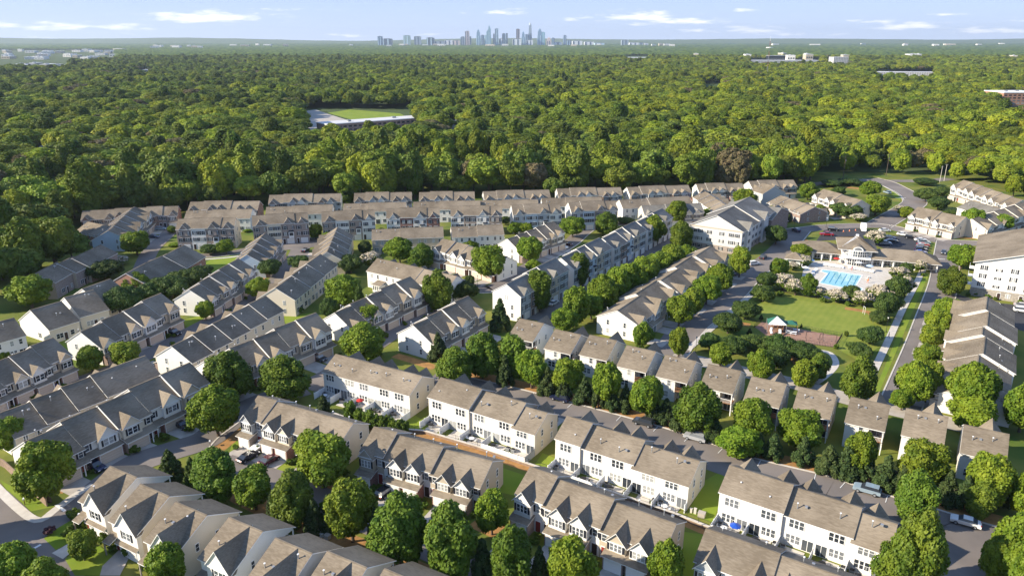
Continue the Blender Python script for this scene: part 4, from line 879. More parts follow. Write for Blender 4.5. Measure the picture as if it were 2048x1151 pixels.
def crown_mesh(seed, R_, H_, z0, shape, mat_, n, leaf, nl, blossom=None, bfrac=.5, lobe=.29):
    """leafy crown: many leaf-sized quads over a cluster of lobes, with dense foliage inside"""
    rs = np.random.RandomState(seed); C_ = []; rr = []
    ph1, ph2, am = rs.rand()*6.28, rs.rand()*6.28, (.20 if shape != 'cone' else .06)
    for i in range(nl):
        t = (i+.5)/nl; z = -1+2*t; a = i*2.39996+rs.rand()*.9
        if shape == 'round': q = math.sqrt(max(0, 1-z*z)); k = q*(.60+.12*rs.rand()); zz = z*.66
        elif shape == 'spread': q = math.sqrt(max(0, 1-z*z)); k = q*(.72+.1*rs.rand()); zz = z*.52-.05
        elif shape == 'column': q = min(1, 1.25*math.sqrt(max(0, 1-abs(z)**2.6))); k = q*.52; zz = z*.78
        elif shape == 'oval': q = math.sqrt(max(0, 1-abs(z+.15)**2.2)); k = q*(.58+.1*rs.rand()); zz = z*.72
        else: q = (1-t)**.85; k = q*.70; zz = z*.88
        r = lobe*(.70+.7*rs.rand())*(1 if shape != 'cone' else (.35+.75*(1-t)))
        k *= 1+am*math.sin(2*a+ph1)+am*.7*math.sin(3*a+ph2+z*2); zz += .06*rs.normal()*(0 if shape == 'cone' else 1)
        C_.append((k*math.cos(a), k*math.sin(a), zz)); rr.append(r)
    C_.append((0,0,-.05)); rr.append(.55 if shape not in ('cone','column') else .36)
    C_ = np.array(C_); rr = np.array(rr)
    sc = np.array([R_, R_, H_/2]); cen = np.array([0, 0, z0+H_/2])
    pts = []; nor = []; bl = []
    w = rr**2/np.sum(rr**2)
    tot = 0
    while tot < n:
        li = rs.choice(len(rr), size=n, p=w); d = rs.normal(size=(n,3)); d /= np.linalg.norm(d, axis=1)[:,None]
        p = C_[li]+d*(rr[li]*(.80+.30*rs.rand(n)))[:,None]
        dist = np.linalg.norm(p[:,None,:]-C_[None], axis=2)/rr[None]
        ok = (dist.min(axis=1) > .74)
        ok &= (d[:,2] > -.8)
        p = p[ok]; pts.append(p); nor.append(d[ok]); bl.append(C_[li][ok][:,2]*.5+d[ok][:,2]+rs.rand(ok.sum())*.8); tot += len(p)
    p = np.concatenate(pts)[:n]; d = np.concatenate(nor)[:n]; bl = np.concatenate(bl)[:n]
    P = p*sc+cen
    nn = d+rs.normal(size=(n,3))*.55; nn[:,2] += .25; nn /= np.linalg.norm(nn, axis=1)[:,None]
    h = rs.normal(size=(n,3)); u = np.cross(nn, h); u /= np.linalg.norm(u, axis=1)[:,None]; v = np.cross(nn, u)
    s = (leaf*(.55+.75*rs.rand(n)))[:,None]*.5; a = .75+.4*rs.rand(n)[:,None]
    q = np.stack([P-u*s*a-v*s*.4, P+u*s*.3-v*s, P+u*s*a+v*s*.45, P-u*s*.35+v*s], axis=1).reshape(-1,3)
    quads = np.arange(n*4).reshape(-1,4)
    iv, it = ICO1; V = [q]; T = []; base = n*4
    for c, r in zip(C_, rr):
        vv = iv*(r*(.80+.10*rs.rand(len(iv))))[:,None]+c; V.append(vv*sc+cen); T.append(it+base); base += len(iv)
    V = np.concatenate(V); T = np.concatenate(T)
    mq = np.zeros(n, int); mats = [mat_]
    if blossom: mats.append(blossom); mq[bl > np.quantile(bl, 1-bfrac)] = 1
    return np_mesh('crown', V, quads, T, mats, mq, np.zeros(len(T), int))
def trunk_mesh(seed, h, r, top, spread, nb=5):
    rs = random.Random(seed); mb = MB()
    mb.tube([(0,0,-.1),(.03,.02,h*.5),(rs.uniform(-.15,.15),rs.uniform(-.15,.15),h),(0,0,top)], [r*1.35, r, r*.8, r*.25], 'bark', 8)
    for i in range(nb):
        a = 2*math.pi*i/nb+rs.random(); z = h*rs.uniform(.8,1.1)
        mb.tube([(0,0,z),(math.cos(a)*spread*.45,math.sin(a)*spread*.45,z+(top-z)*.35),(math.cos(a)*spread*.8,math.sin(a)*spread*.8,z+(top-z)*.6)], [r*.5, r*.33, r*.12], 'bark', 5)
    return mb.mesh('trunk')
# kind: name, desc, R, H, z0, shape, mat, n, leaf, lobes, opts    (H: crown height; total = z0+H)
KIND = {
 'M': ('maple_tree', 'round maple', 3.7, 8.6, 1.1, 'round', 'leaf_bright', 8500, .42, 52, {}),
 'D': ('oak_tree', 'dark oak', 4.3, 7.0, .9, 'spread', 'leaf_dark', 8000, .38, 52, {}),
 'G': ('shade_tree', 'green shade tree', 3.9, 9.8, .8, 'oval', 'leaf_mid', 9500, .41, 56, {}),
 'C': ('columnar_tree', 'columnar tree', 2.5, 10.0, 1.0, 'column', 'leaf_mid', 6500, .40, 44, {}),
 'E': ('evergreen_tree', 'dark conifer', 2.6, 8.0, .3, 'cone', 'leaf_conifer', 4200, .40, 34, {}),
 'J': ('juniper_tree', 'dull juniper', 3.2, 6.4, .2, 'cone', 'leaf_dark', 4200, .34, 34, {}),
 'P': ('crape_myrtle', 'cream crape myrtle', 3.2, 4.2, 1.0, 'round', 'leaf_mid', 3600, .34, 24, dict(blossom='blossom', bfrac=.42)),
 'K': ('crape_myrtle', 'pink crape myrtle', 3.2, 3.8, .8, 'round', 'leaf_mid', 3000, .34, 20, dict(blossom='blossom_pink', bfrac=.6)),
 'L': ('lime_tree', 'lime green tree', 3.4, 7.8, .9, 'oval', 'leaf_bright', 8000, .41, 50, {}),
 'S': ('shrub', 'round shrub', .9, 1.3, .0, 'round', 'leaf_mid', 700, .18, 12, {}),
 'H': ('hedge_shrub', 'clipped hedge shrub', 1.5, 3.9, .1, 'column', 'leaf_mid', 2200, .26, 20, {}),
 'U': ('plum_tree', 'small purple plum tree', 1.4, 2.4, .5, 'round', 'leaf_purple', 1200, .24, 14, {}),
 'A': ('autumn_tree', 'pale yellowing broad tree', 7.5, 17, 2.5, 'oval', 'leaf_autumn', 6000, .8, 26, {}),
}
PROTO = {}
def proto(k, v):
    if (k, v) not in PROTO:
        nm, ds, R_, H_, z0, sh, m, n, lf, nl, op = KIND[k]; sd = sum(map(ord, k))*13+v*7+3
        cm_ = crown_mesh(sd, R_, H_, z0, sh, m, n, lf, nl, **op); tm = trunk_mesh(sd, z0+H_*.15, .22 if H_ > 3 else .06, z0+H_*.8, R_*.8) if k != 'S' else None
        PROTO[(k, v)] = (cm_, tm)
    return PROTO[(k, v)]
TCOUNT = {}
def tree(k, x, y, h, w, label, group=None, v=None):
    nm, ds, R_, H_, z0, sh, m, n, lf, nl, op = KIND[k]
    TCOUNT[k] = TCOUNT.get(k, 0)+1; v = TCOUNT[k] % (6 if k in 'MG' else 4 if k in 'DLE' else 2) if v is None else v
    cm_, tm = proto(k, v)
    t = empty(nm, (x, y, 0), random.random()*6.28, label, {'S':'shrub','H':'hedge shrub'}.get(k, 'tree'), group)
    t.scale = (w/(2*R_), w/(2*R_), h/(z0+H_))
    link('crown', cm_, t)
    if tm: link('trunk', tm, t)
    return t
def tpx(k, px, ytop, ybase, wpx, label, group=None):
    """a tree standing where its foot is seen, as tall and wide as it is seen"""
    x, y = G(px, ybase); d = y*CP+CAMH*SP
    # height from the top pixel
    v = ytop-575.5; t = y/(FPX*CP-v*SP); h = CAMH+(-FPX*SP-v*CP)*t
    h = max(1.0, min(h, 24)); w = wpx*d/FPX*(1.05 if wpx > 24 else 1)
    return tree(k, x, y, h, w, label, group)
def tline(phrase, lst, group=None):
    """lst of (kind, px, ytop, ybase, w) from left to right; labels count from the left within the phrase"""
    cnt = {}; tot = {}
    for t in lst: tot[t[0]] = tot.get(t[0], 0)+1
    lst = sorted(lst, key=lambda t: t[1])
    for t in lst:
        k = t[0]; i = cnt.get(k, 0); cnt[k] = i+1; ds = KIND[k][1]
        lab = 'the only '+ds+' '+phrase if tot[k] == 1 else '%s %s from left %s'%(ORD[i], ds, phrase)
        if len(lab.replace('-',' ').split()) > 16: print('LONG', lab)
        tpx(k, t[1], t[2]+3, t[3]-2, t[4], lab, group or ('trees '+phrase))
tline('in the upper left corner gardens', [('M',275,458,512,52),('D',210,515,560,60),('P',234,508,532,40),('M',65,547,617,76)])
tline('between the left cottages and brick houses', [('L',278,541,592,52),('D',255,565,628,60),('D',345,545,597,66),('D',378,532,577,56),('D',402,528,560,46),('D',300,560,606,44)])
tline('by the left lanes', [('M',412,598,640,34),('M',520,553,600,42),('D',540,512,556,38),('D',601,505,543,38),('M',453,476,510,30),('D',420,484,510,34),('L',350,482,495,24),('L',345,448,468,20),('M',632,445,480,28),('L',655,462,486,26)])
tline('in front of the lower left rows', [('M',185,688,746,50),('M',254,680,738,58)])
tline('beside the far left white garage gables', [('M',8,698,724,26),('L',54,686,707,26),('L',30,700,716,16)])
tline('standing before the farthest roofs', [('C',693,370,410,34),('D',866,392,412,18)])
tline('round the middle lanes and courts', [('D',730,475,512,26),('M',800,473,527,52),('G',845,485,538,50),('L',690,545,612,70),('D',702,503,548,48),('P',742,500,538,44),('J',722,560,640,34),('M',728,604,662,62),('L',731,645,722,78),('G',877,537,622,56),('D',925,556,602,50),('D',660,588,642,30)])
tline('in the centre of the photo', [('M',978,487,562,62),('M',1058,470,527,52),('L',1066,515,546,28),('M',1030,440,470,30),('M',1052,442,470,26),('D',1010,428,452,22),('L',940,478,502,36),('M',1145,430,477,44),('G',1212,422,472,48),('D',940,546,575,20)])
tline('round the far row ends right of centre', [('D',1275,403,434,28),('D',1250,430,450,30),('M',1305,428,492,44),('M',1353,398,452,44),('G',1360,437,502,46),('K',1386,391,412,34),('L',1418,412,442,28),('M',1487,373,418,42),('L',1522,360,380,24),('P',1547,405,440,44),('E',1578,424,446,11),('E',1540,425,442,8)])
tline('in the long line below the three storey blocks', [('M',1128,612,668,48),('M',1150,568,655,58),('M',1182,582,640,50),('M',1205,548,630,54),('M',1232,530,612,56),('M',1262,520,598,54),('M',1290,508,580,54),('M',1318,498,566,52),('M',1345,486,552,50),('M',1372,488,535,46),('D',1394,500,530,34)])
tline('right in front of the three storey blocks', [('C',1078,540,625,50),('C',1156,503,575,46)])
tline('near the white corner gables', [('E',1000,592,662,46),('E',877,660,722,40),('M',1283,642,697,40)])
tline('along the street beside the stepped duplexes', [('M',1357,585,655,48),('M',1356,650,716,36),('M',1385,572,636,46),('M',1412,548,610,50),('M',1438,526,588,50),('M',1478,490,556,40),('D',1551,445,490,42)])
tline('on the park side of that street', [('D',1490,597,640,44),('D',1525,565,604,42),('D',1532,538,580,38),('M',1555,513,556,36),('L',1574,540,560,26)])
tline('between the street and the playground', [('D',1418,662,700,42),('D',1467,668,708,44),('D',1455,622,668,54),('D',1490,598,640,44),('L',1440,680,734,46),('D',1508,664,702,46),('L',1518,697,756,52),('E',1499,652,670,12),('D',1561,665,712,52),('D',1552,690,738,48),('D',1607,680,724,56),('L',1605,716,776,54),('G',1634,704,762,42),('E',1522,625,640,10),('L',1358,662,714,34)])
tline('on the park lawn near the straight pavement', [('G',1712,710,805,66),('D',1717,680,716,42),('D',1739,648,688,48),('D',1757,618,648,36),('H',1692,658,674,10),('H',1672,685,699,12),('E',1602,643,657,6)])
tline('round the swimming pool', [('P',1565,545,582,46),('P',1590,555,592,38),('G',1613,545,594,34),('P',1634,570,596,34),('P',1672,576,606,42),('D',1700,565,604,34),('P',1725,580,614,44),('P',1757,566,606,46),('D',1790,545,602,44),('P',1809,550,594,34),('P',1795,530,562,38),('D',1812,520,552,22),('P',1840,517,547,24),('D',1771,580,634,50),('M',1600,484,518,36),('P',1606,506,533,30),('P',1585,520,542,26)])
tline('beside the club car park and right hand street', [('P',1748,458,492,42),('M',1921,486,540,56),('G',1898,530,592,48),('P',1712,494,504,20),('P',1818,500,520,26)])
tline('lining the right side of the straight street', [('M',1890,592,650,44),('M',1870,614,675,48),('M',1862,645,702,46),('M',1852,685,742,52),('M',1822,722,812,60),('M',1850,718,806,50),('M',1802,775,822,44)])
tline('against the stepped brown roofed row', [('M',1936,727,838,86),('L',1940,790,866,84),('M',2038,764,865,80)])
tline('in front of the detached houses by the lane', [('G',912,692,772,66),('G',966,659,758,68),('C',1026,668,765,56),('M',1063,694,778,60),('M',1135,712,792,58),('M',1211,721,815,58),('M',1291,750,838,64),('G',1392,765,872,80),('M',1500,795,885,76),('L',1476,850,912,84),('M',1595,815,902,78),('M',1715,860,952,60),('M',1838,876,985,84),('M',1966,905,1015,84),
   ('E',1095,728,790,40),('E',1168,748,808,40),('E',1250,765,822,40),('E',1330,792,848,42),('E',1428,832,884,46),('E',1545,862,918,46),('E',1655,884,948,52),('E',1768,905,978,52),('E',1890,935,1006,50),('E',1010,705,775,40),('E',1690,880,955,50),('E',1360,800,862,40),('E',1128,742,800,34),('E',1196,757,815,34),('E',1226,770,822,32),('E',1306,785,842,34),('E',1605,868,930,44),('E',1727,895,962,46),('E',1802,915,985,46),('E',1925,945,1018,46),('E',1515,860,912,38)])
tline('at the lower right corner by the lane end', [('G',1822,940,1050,76),('G',1826,1017,1190,92),('L',2018,1030,1155,84),('G',1955,962,1034,60),('E',1990,920,1010,60),('L',2050,940,1040,60),('G',1790,1065,1195,84),('M',2042,1085,1205,76),('M',1984,1070,1165,62)])
tline('just off the left edge beyond the corner road', [('M',-70,960,1075,70),('G',-90,1010,1130,90),('M',-30,1080,1190,70)])
tline('in the bottom line before the brick garage row', [('G',437,897,1003,88),('M',513,930,1020,74),('G',590,940,1053,84),('E',632,990,1068,48),('M',706,955,1084,94),('E',660,985,1060,44),('G',803,986,1132,106),('E',755,1010,1095,50),('G',900,1003,1156,104),('M',984,981,1070,64),('G',1022,1052,1185,86),('M',1138,1073,1205,90),('L',1330,1075,1195,66),('E',965,1070,1165,54),('E',1078,1085,1185,50)])
tline('beside the first brick garages', [('M',650,863,976,108),('E',548,978,1040,30)])
tline('by the cul de sac kerb at left', [('J',343,893,962,56),('J',387,908,970,38)])
tline('in the lower left corner', [('M',100,881,1005,98),('M',170,1058,1122,56),('M',343,1083,1185,76),('L',35,1083,1185,86),('L',100,1118,1205,84),('U',101,1050,1070,24)])
tline('between the lower left garage rows', [('M',27,831,912,56),('M',437,772,874,86),('G',461,698,802,86),('G',572,711,802,88)])
tline('behind the first white row', [('E',648,785,828,34)])
tline('in the hedge behind the first white row', [('H',701,800,844,30),('H',720,812,852,26),('H',738,818,858,28),('H',754,824,861,26),('H',769,828,864,26),('H',783,832,866,26),('H',797,835,869,26),('H',810,838,870,22)])
tline('between the right hand roofs', [('M',1615,362,402,36),('D',1677,368,394,26),('M',1738,358,397,36),('M',1750,385,432,50),('D',1690,400,436,50),('G',1637,407,437,34),('P',1716,424,444,36),('P',1800,408,422,28),('L',1812,410,437,30),('D',1850,370,406,34),('D',1875,388,422,38),('D',1884,368,397,32),('D',1905,415,432,26),('M',1941,412,467,42),('M',2000,425,467,42),('D',1848,352,372,36),('D',1700,353,372,40),('D',1664,356,374,40)])
tline('at the forest foot above the far roofs', [('A',1475,312,385,42)])
tline('near the farthest left roofs', [('L',488,438,452,16),('L',495,455,466,18),('L',762,452,466,16),('L',776,450,465,14),('D',766,425,446,14)])
# small shrubs at the buildings
SH = [(163,690),(560,905),(546,888),(472,898),(648,1015),(1240,1095),(1262,1100),(255,975),(150,1035),(160,1050),(175,1052),(190,1042),(140,1072),(210,1085),(225,1100),(262,1110),(290,1140),(1950,590),(1962,590),(1975,596),(1990,600),(2000,597),(2040,606),(1936,592),(760,712),(885,648),(905,628),(1000,690),(1040,645),(585,622),(600,626),(570,617),
      (860,612),(1560,660),(1280,700),(985,1004),(1350,690),(160,728),(300,668),(320,640),(480,640),(510,630),(700,640),(735,620),(770,675),(850,640),(330,880),(270,905),(380,862),(118,770),(65,798),(345,690),(545,900),(690,952),(748,980),(830,1010),(925,1035),(1075,1075),(1130,1098),(1695,612),(1560,592),(1645,604),(1820,530),(1800,520),(1845,552),(1890,470),(1905,472)]
names = 'in the flower beds at the house fronts'
for i, (px, py) in enumerate(sorted(SH)):
    x, y = G(px, py); s = random.uniform(.8, 1.6)
    tree('S', x, y, 1.3*s, 1.8*s, '%s small round shrub from left in the house front beds'%(ORD[i] if i < len(ORD) else ['sixtieth','sixty-first','sixty-second','sixty-third','sixty-fourth','sixty-fifth','sixty-sixth'][i-len(ORD)]), 'small shrubs at the house fronts')

# shrubs beside the entries
for key, nm in (('S1','the first brick garage row'),('S2','the tan ended garage row'),('S3','the bottom centre gabled row'),('L9','the four pointed gables'),('L10','the blue car row'),('L7','the white bay row'),('L5','the row with small maples'),('L1','the row by the bright lawn'),('U1','the row behind round maples'),('U2','the central duplex row'),('Z2','the three garage row')):
    b = BL[key]; n = round(b.L/b.w)
    for u in range(n):
        wx, wy = b.to_world((u+1)*b.w-.4 if u % 2 == 0 else u*b.w+.5, -1.6-random.random()*1.6); s = random.uniform(.55,1.0)
        tree('S', wx, wy, 1.4*s, 1.8*s, '%s entry shrub from left before %s'%(ORD[u], nm), 'entry shrubs before '+nm)
# ------------------------------------------------------------------ forest: the largest as trees, the rest as one mass
FK = []
NV = 8
for v in range(NV):
    sh = ['round','oval','spread','round','spread','oval','round','column'][v]
    FK.append(crown_mesh(500+v, (8.4,7.2,9.2,8.0,7.6,6.4,7.0,4.6)[v], (15,17,13,16,14,19,14,21)[v], (4.5,3.5,5,3.5,4,3,4,3)[v], sh, ('leaf_forest','leaf_forest_bright','leaf_forest','leaf_forest_bright','leaf_forest_dark','leaf_forest','leaf_autumn','leaf_forest_dark')[v], 6000, .95, 58, lobe=.27))
def fvar(x, y):
    r_ = random.random()
    if r_ < .035: return 6
    if r_ < .10: return 7
    g = math.sin(x/130+1.3)*math.cos(y/170+x/400)+(.55 if x > 60 else -.35)*min(1, abs(x)/200)+random.uniform(-.9,.9)
    return random.choice((1,3,1,3,0)) if g > .35 else random.choice((4,4,2,5)) if g < -.55 else random.choice((0,2,5,0,1,4))
FT = [trunk_mesh(600+v, 7, .38, 17, 4) for v in range(3)]
edge = [(-2000,120),(-230,160),(-200,205),(-164,226),(-162,300),(-160,345),(-150,356),(-110,372),(-50,378),(20,384),(100,397),(132,412),(160,416),(186,440),(192,462),(262,462),(268,420),(240,405),(249,385),(262,345),(275,300),(2000,200)]
def yedge(x):
    for a, b in zip(edge[:-1], edge[1:]):
        if a[0] <= x <= b[0] and b[0] > a[0]: return a[1]+(b[1]-a[1])*(x-a[0])/(b[0]-a[0])
    return 400
def inpoly(x, y, P):
    c = False; n = len(P)
    for i in range(n):
        x0, y0 = P[i]; x1, y1 = P[i-1]
        if (y0 > y) != (y1 > y) and x < (x1-x0)*(y-y0)/(y1-y0)+x0: c = not c
    return c
CLEAR = []
def clear_front(px0, px1, yt, yb, th=15.5):
    """a gap in the woods: the plot itself and enough low ground before it"""
    dep = G(px0, yb)[1]; yf = yb+th*FPX/(dep*CP+CAMH*SP)
    CLEAR.append([G(*p) for p in [(px0,yt),(px1,yt),(px1+2,yb),(px1-3,yf),(px0+3,yf),(px0-2,yb)]])
for q_ in ((606,836,218,262),(885,930,250,266),(1400,1450,168,182),(1750,1872,144,153),(1988,2090,200,216),(60,108,306,314),(280,308,141,148),(1498,1642,120,128),(1650,1702,120,130),(1248,1298,112,120),(-60,140,126,134),(-80,232,100,120)): clear_front(*q_)
for b in list(BL.values()):
    if not hasattr(b, 'depth'): continue
    mg = 4.5; CLEAR.append([b.to_world(-mg,-mg-2), b.to_world(b.L+mg,-mg-2), b.to_world(b.L+mg,b.depth+mg), b.to_world(-mg,b.depth+mg)])
def clearing(x, y):
    for P, (a0, a1, b0, b1) in zip(CLEAR, BB):
        if a0 < x < a1 and b0 < y < b1 and inpoly(x, y, P): return True
    return False
BB = [(min(p[0] for p in P), max(p[0] for p in P), min(p[1] for p in P), max(p[1] for p in P)) for P in CLEAR]
pts = []
y = 130.0
while y < 3300:
    sp = 12.6 if y < 1200 else 14.0 if y < 2200 else 15.5
    hw = y*.80+60; x = -hw
    while x < hw:
        X = x+random.uniform(-.42,.42)*sp; Y = y+random.uniform(-.42,.42)*sp; ok = Y > yedge(X) and not clearing(X, Y) and (Y < 520 or math.sin(X/61+2*math.sin(Y/97))*math.cos(Y/73+X/150) < .93)
        if ok and abs(X) < Y*.80+40: pts.append((X, Y))
        x += sp
    y += sp
pts.sort(key=lambda p: p[0]**2+p[1]**2)
def fscale(x, y):
    # tall trees along the edge behind the roofs; sunlit lower growth to the right
    s = .62+.62*random.betavariate(2, 2.2)+(.25 if random.random() < .06 else 0)
    if y < 700: s *= 1.06
    if x > 210 and y < 600: s *= .78
    if x < -190 and y < 330: s *= .72
    return s
vis = [p for p in pts if abs(p[0]) < (p[1]*CP+CAMH*SP)*.70+4][:290]; vs_ = set(vis)
ZN = [(-1e9,-205,'at the left edge'),(-205,-120,'behind the brick roofs'),(-120,-40,'behind the grey roofs'),(-40,40,'behind the middle roofs'),(40,120,'behind the roofs right of centre'),(120,200,'near the power poles'),(200,1e9,'behind the white gabled row')]
LB = {}
for i, p in enumerate(sorted(vis)):
    z = [q[2] for q in ZN if q[0] <= p[0] < q[1]][0]; v = fvar(*p) if i >= NV else i; s = fscale(*p)
    rank = 'front' if p[1]-yedge(p[0]) < 14 else 'second' if p[1]-yedge(p[0]) < 28 else 'third' if p[1]-yedge(p[0]) < 42 else 'rearmost'
    q_ = LB.get((rank, z), 0); LB[(rank, z)] = q_+1
    t = empty('forest_tree', (p[0],p[1],0), random.random()*6.28, '%s tree from left in the %s forest rank %s'%(ORD[q_], rank, z), 'tree', 'forest trees '+z)
    t.scale = (s*random.uniform(.85,1.15), s*random.uniform(.85,1.15), s); cr = link('crown', FK[v], t); link('trunk', FT[v % 3], t)
    if i < 6: pass
crowns = []
for v in range(NV):
    crowns.append([o for o in bpy.data.objects if o.type == 'MESH' and o.data == FK[v] and o.parent and o.parent.name.startswith('forest_tree')][0])
rest = [p for p in pts if p not in vs_]
me = bpy.data.meshes.new('forest'); me.vertices.add(len(rest)); me.vertices.foreach_set('co', np.array([(p[0],p[1],(0 if p[1]-yedge(p[0]) < 60 else 2.5+random.random()*2)) for p in rest], np.float32).ravel())
av = me.attributes.new('variant','INT','POINT'); av.data.foreach_set('value', np.array([fvar(*p) for p in rest], np.int32))
sc_ = np.array([fscale(*p) for p in rest]); S3 = np.stack([sc_*RS.uniform(.85,1.2,len(rest)), sc_*RS.uniform(.85,1.2,len(rest)), sc_], 1)
far = np.array([p[1]-yedge(p[0]) for p in rest]) > 60; S3[far] *= np.array([1.22,1.22,.70])
asx = me.attributes.new('scl','FLOAT_VECTOR','POINT'); asx.data.foreach_set('vector', S3.astype(np.float32).ravel())
ar = me.attributes.new('rot','FLOAT_VECTOR','POINT'); r3 = np.zeros((len(rest),3)); r3[:,2] = RS.rand(len(rest))*6.28; ar.data.foreach_set('vector', r3.astype(np.float32).ravel())
fo = link('forest', me); tag(fo, 'dense green broadleaf forest stretching back from the estate', kind='stuff')
ng = bpy.data.node_groups.new('forest_scatter', 'GeometryNodeTree'); ng.interface.new_socket('Geometry', in_out='INPUT', socket_type='NodeSocketGeometry'); ng.interface.new_socket('Geometry', in_out='OUTPUT', socket_type='NodeSocketGeometry')
gi = ng.nodes.new('NodeGroupInput'); go = ng.nodes.new('NodeGroupOutput'); jg = ng.nodes.new('GeometryNodeJoinGeometry')
m2p = ng.nodes.new('GeometryNodeMeshToPoints'); ng.links.new(gi.outputs[0], m2p.inputs[0])
def named(nm, ty):
    n = ng.nodes.new('GeometryNodeInputNamedAttribute'); n.data_type = ty; n.inputs[0].default_value = nm; return n
nv = named('variant','INT'); ns = named('scl','FLOAT_VECTOR'); nr = named('rot','FLOAT_VECTOR')
for v in range(NV):
    cp = ng.nodes.new('FunctionNodeCompare'); cp.data_type = 'INT'; cp.operation = 'EQUAL'; ng.links.new(nv.outputs['Attribute'], [i for i in cp.inputs if i.name == 'A' and i.type == 'INT'][0]); [i for i in cp.inputs if i.name == 'B' and i.type == 'INT'][0].default_value = v
    oi = ng.nodes.new('GeometryNodeObjectInfo'); oi.inputs['Object'].default_value = crowns[v]; oi.transform_space = 'ORIGINAL'
    ip = ng.nodes.new('GeometryNodeInstanceOnPoints'); ng.links.new(m2p.outputs[0], ip.inputs['Points']); ng.links.new(cp.outputs[0], ip.inputs['Selection']); ng.links.new(oi.outputs['Geometry'], ip.inputs['Instance'])
    ng.links.new(nr.outputs['Attribute'], ip.inputs['Rotation']); ng.links.new(ns.outputs['Attribute'], ip.inputs['Scale']); ng.links.new(ip.outputs[0], jg.inputs[0])
ng.links.new(jg.outputs[0], go.inputs[0])
md = fo.modifiers.new('scatter','NODES'); md.node_group = ng
# far canopy: rounded crowns growing sparser and wider with distance
iv, it = ICO1; top = iv[:,2] > -.35; keep = [f for f in it if all(top[q] for q in f)]; keep = np.array(keep)
P_ = []; y = 3260.0
while y < 13500:
    sp = y*.0052; hw = y*.80; xs = np.arange(-hw, hw, sp); jx = xs+RS.uniform(-.45,.45,len(xs))*sp; jy = y+RS.uniform(-.45,.45,len(xs))*sp
    for a, b in zip(jx, jy):
        if not clearing(a, b): P_.append((a, b, sp))
    y += sp*.9
P_ = np.array(P_); n = len(P_)
rad = P_[:,2]*RS.uniform(.6,1.0,n); hh = RS.uniform(.7,1.1,n)*14*(1+np.clip((P_[:,1]-9000)/9000,0,.4))
V = iv[None,:,:]*np.stack([rad,rad,hh*.62],1)[:,None,:]*(.85+.3*RS.rand(n,len(iv))[:,:,None]); V[:,:,0] += P_[:,0:1]; V[:,:,1] += P_[:,1:2]; V[:,:,2] += (hh*.45)[:,None]
T = (keep[None]+(np.arange(n)*len(iv))[:,None,None]).reshape(-1,3)
me = np_mesh('distant_forest', V.reshape(-1,3), np.zeros((0,4),int), T, ['leaf_forest'], np.zeros(0,int), np.zeros(len(T),int))
ca = me.attributes.new('tone','FLOAT','FACE'); ca.data.foreach_set('value', np.repeat(RS.rand(n), len(keep)).astype(np.float32))
m = bpy.data.materials.new('leaf_distant'); m.use_nodes = True; t_ = m.node_tree; bb = t_.nodes['Principled BSDF']; bb.inputs['Roughness'].default_value = .9; bb.inputs['Specular IOR Level'].default_value = .1
at = t_.nodes.new('ShaderNodeAttribute'); at.attribute_name = 'tone'; cr = t_.nodes.new('ShaderNodeValToRGB'); cr.color_ramp.elements[0].color = (.026,.056,.014,1); cr.color_ramp.elements[1].color = (.125,.170,.026,1)
t_.links.new(at.outputs['Fac'], cr.inputs[0]); t_.links.new(cr.outputs[0], bb.inputs['Base Color']); me.materials.clear(); me.materials.append(m)
tag(link('distant_forest', me), 'hazy distant forest reaching the horizon', kind='stuff')
# hills on the horizon
mb = MB(); K = 160; rows_ = []
for j, (D_, hz) in enumerate(((13200,0),(14000,.6),(15200,1),(16500,.7),(18500,0))):
    for i in range(K+1):
        x = -18000+36000*i/K; h = (70+22*math.sin(x/2600+1)+14*math.sin(x/900+j)+(52 if x < -3000 else 0)*min(1,(-x-3000)/3500)+(38 if x > 4500 else 0)*min(1,abs(x-4500)/3000))*hz+random.uniform(-3,3)*hz; mb.v.append((x, D_, h))
k = mb.mi('leaf_forest')
for j in range(4):
    for i in range(K): a = j*(K+1)+i; mb.f.append((a,a+1,a+K+2,a+K+1)); mb.m.append(k)
tag(mb.build('hills'), 'low wooded hills along the horizon', kind='structure')
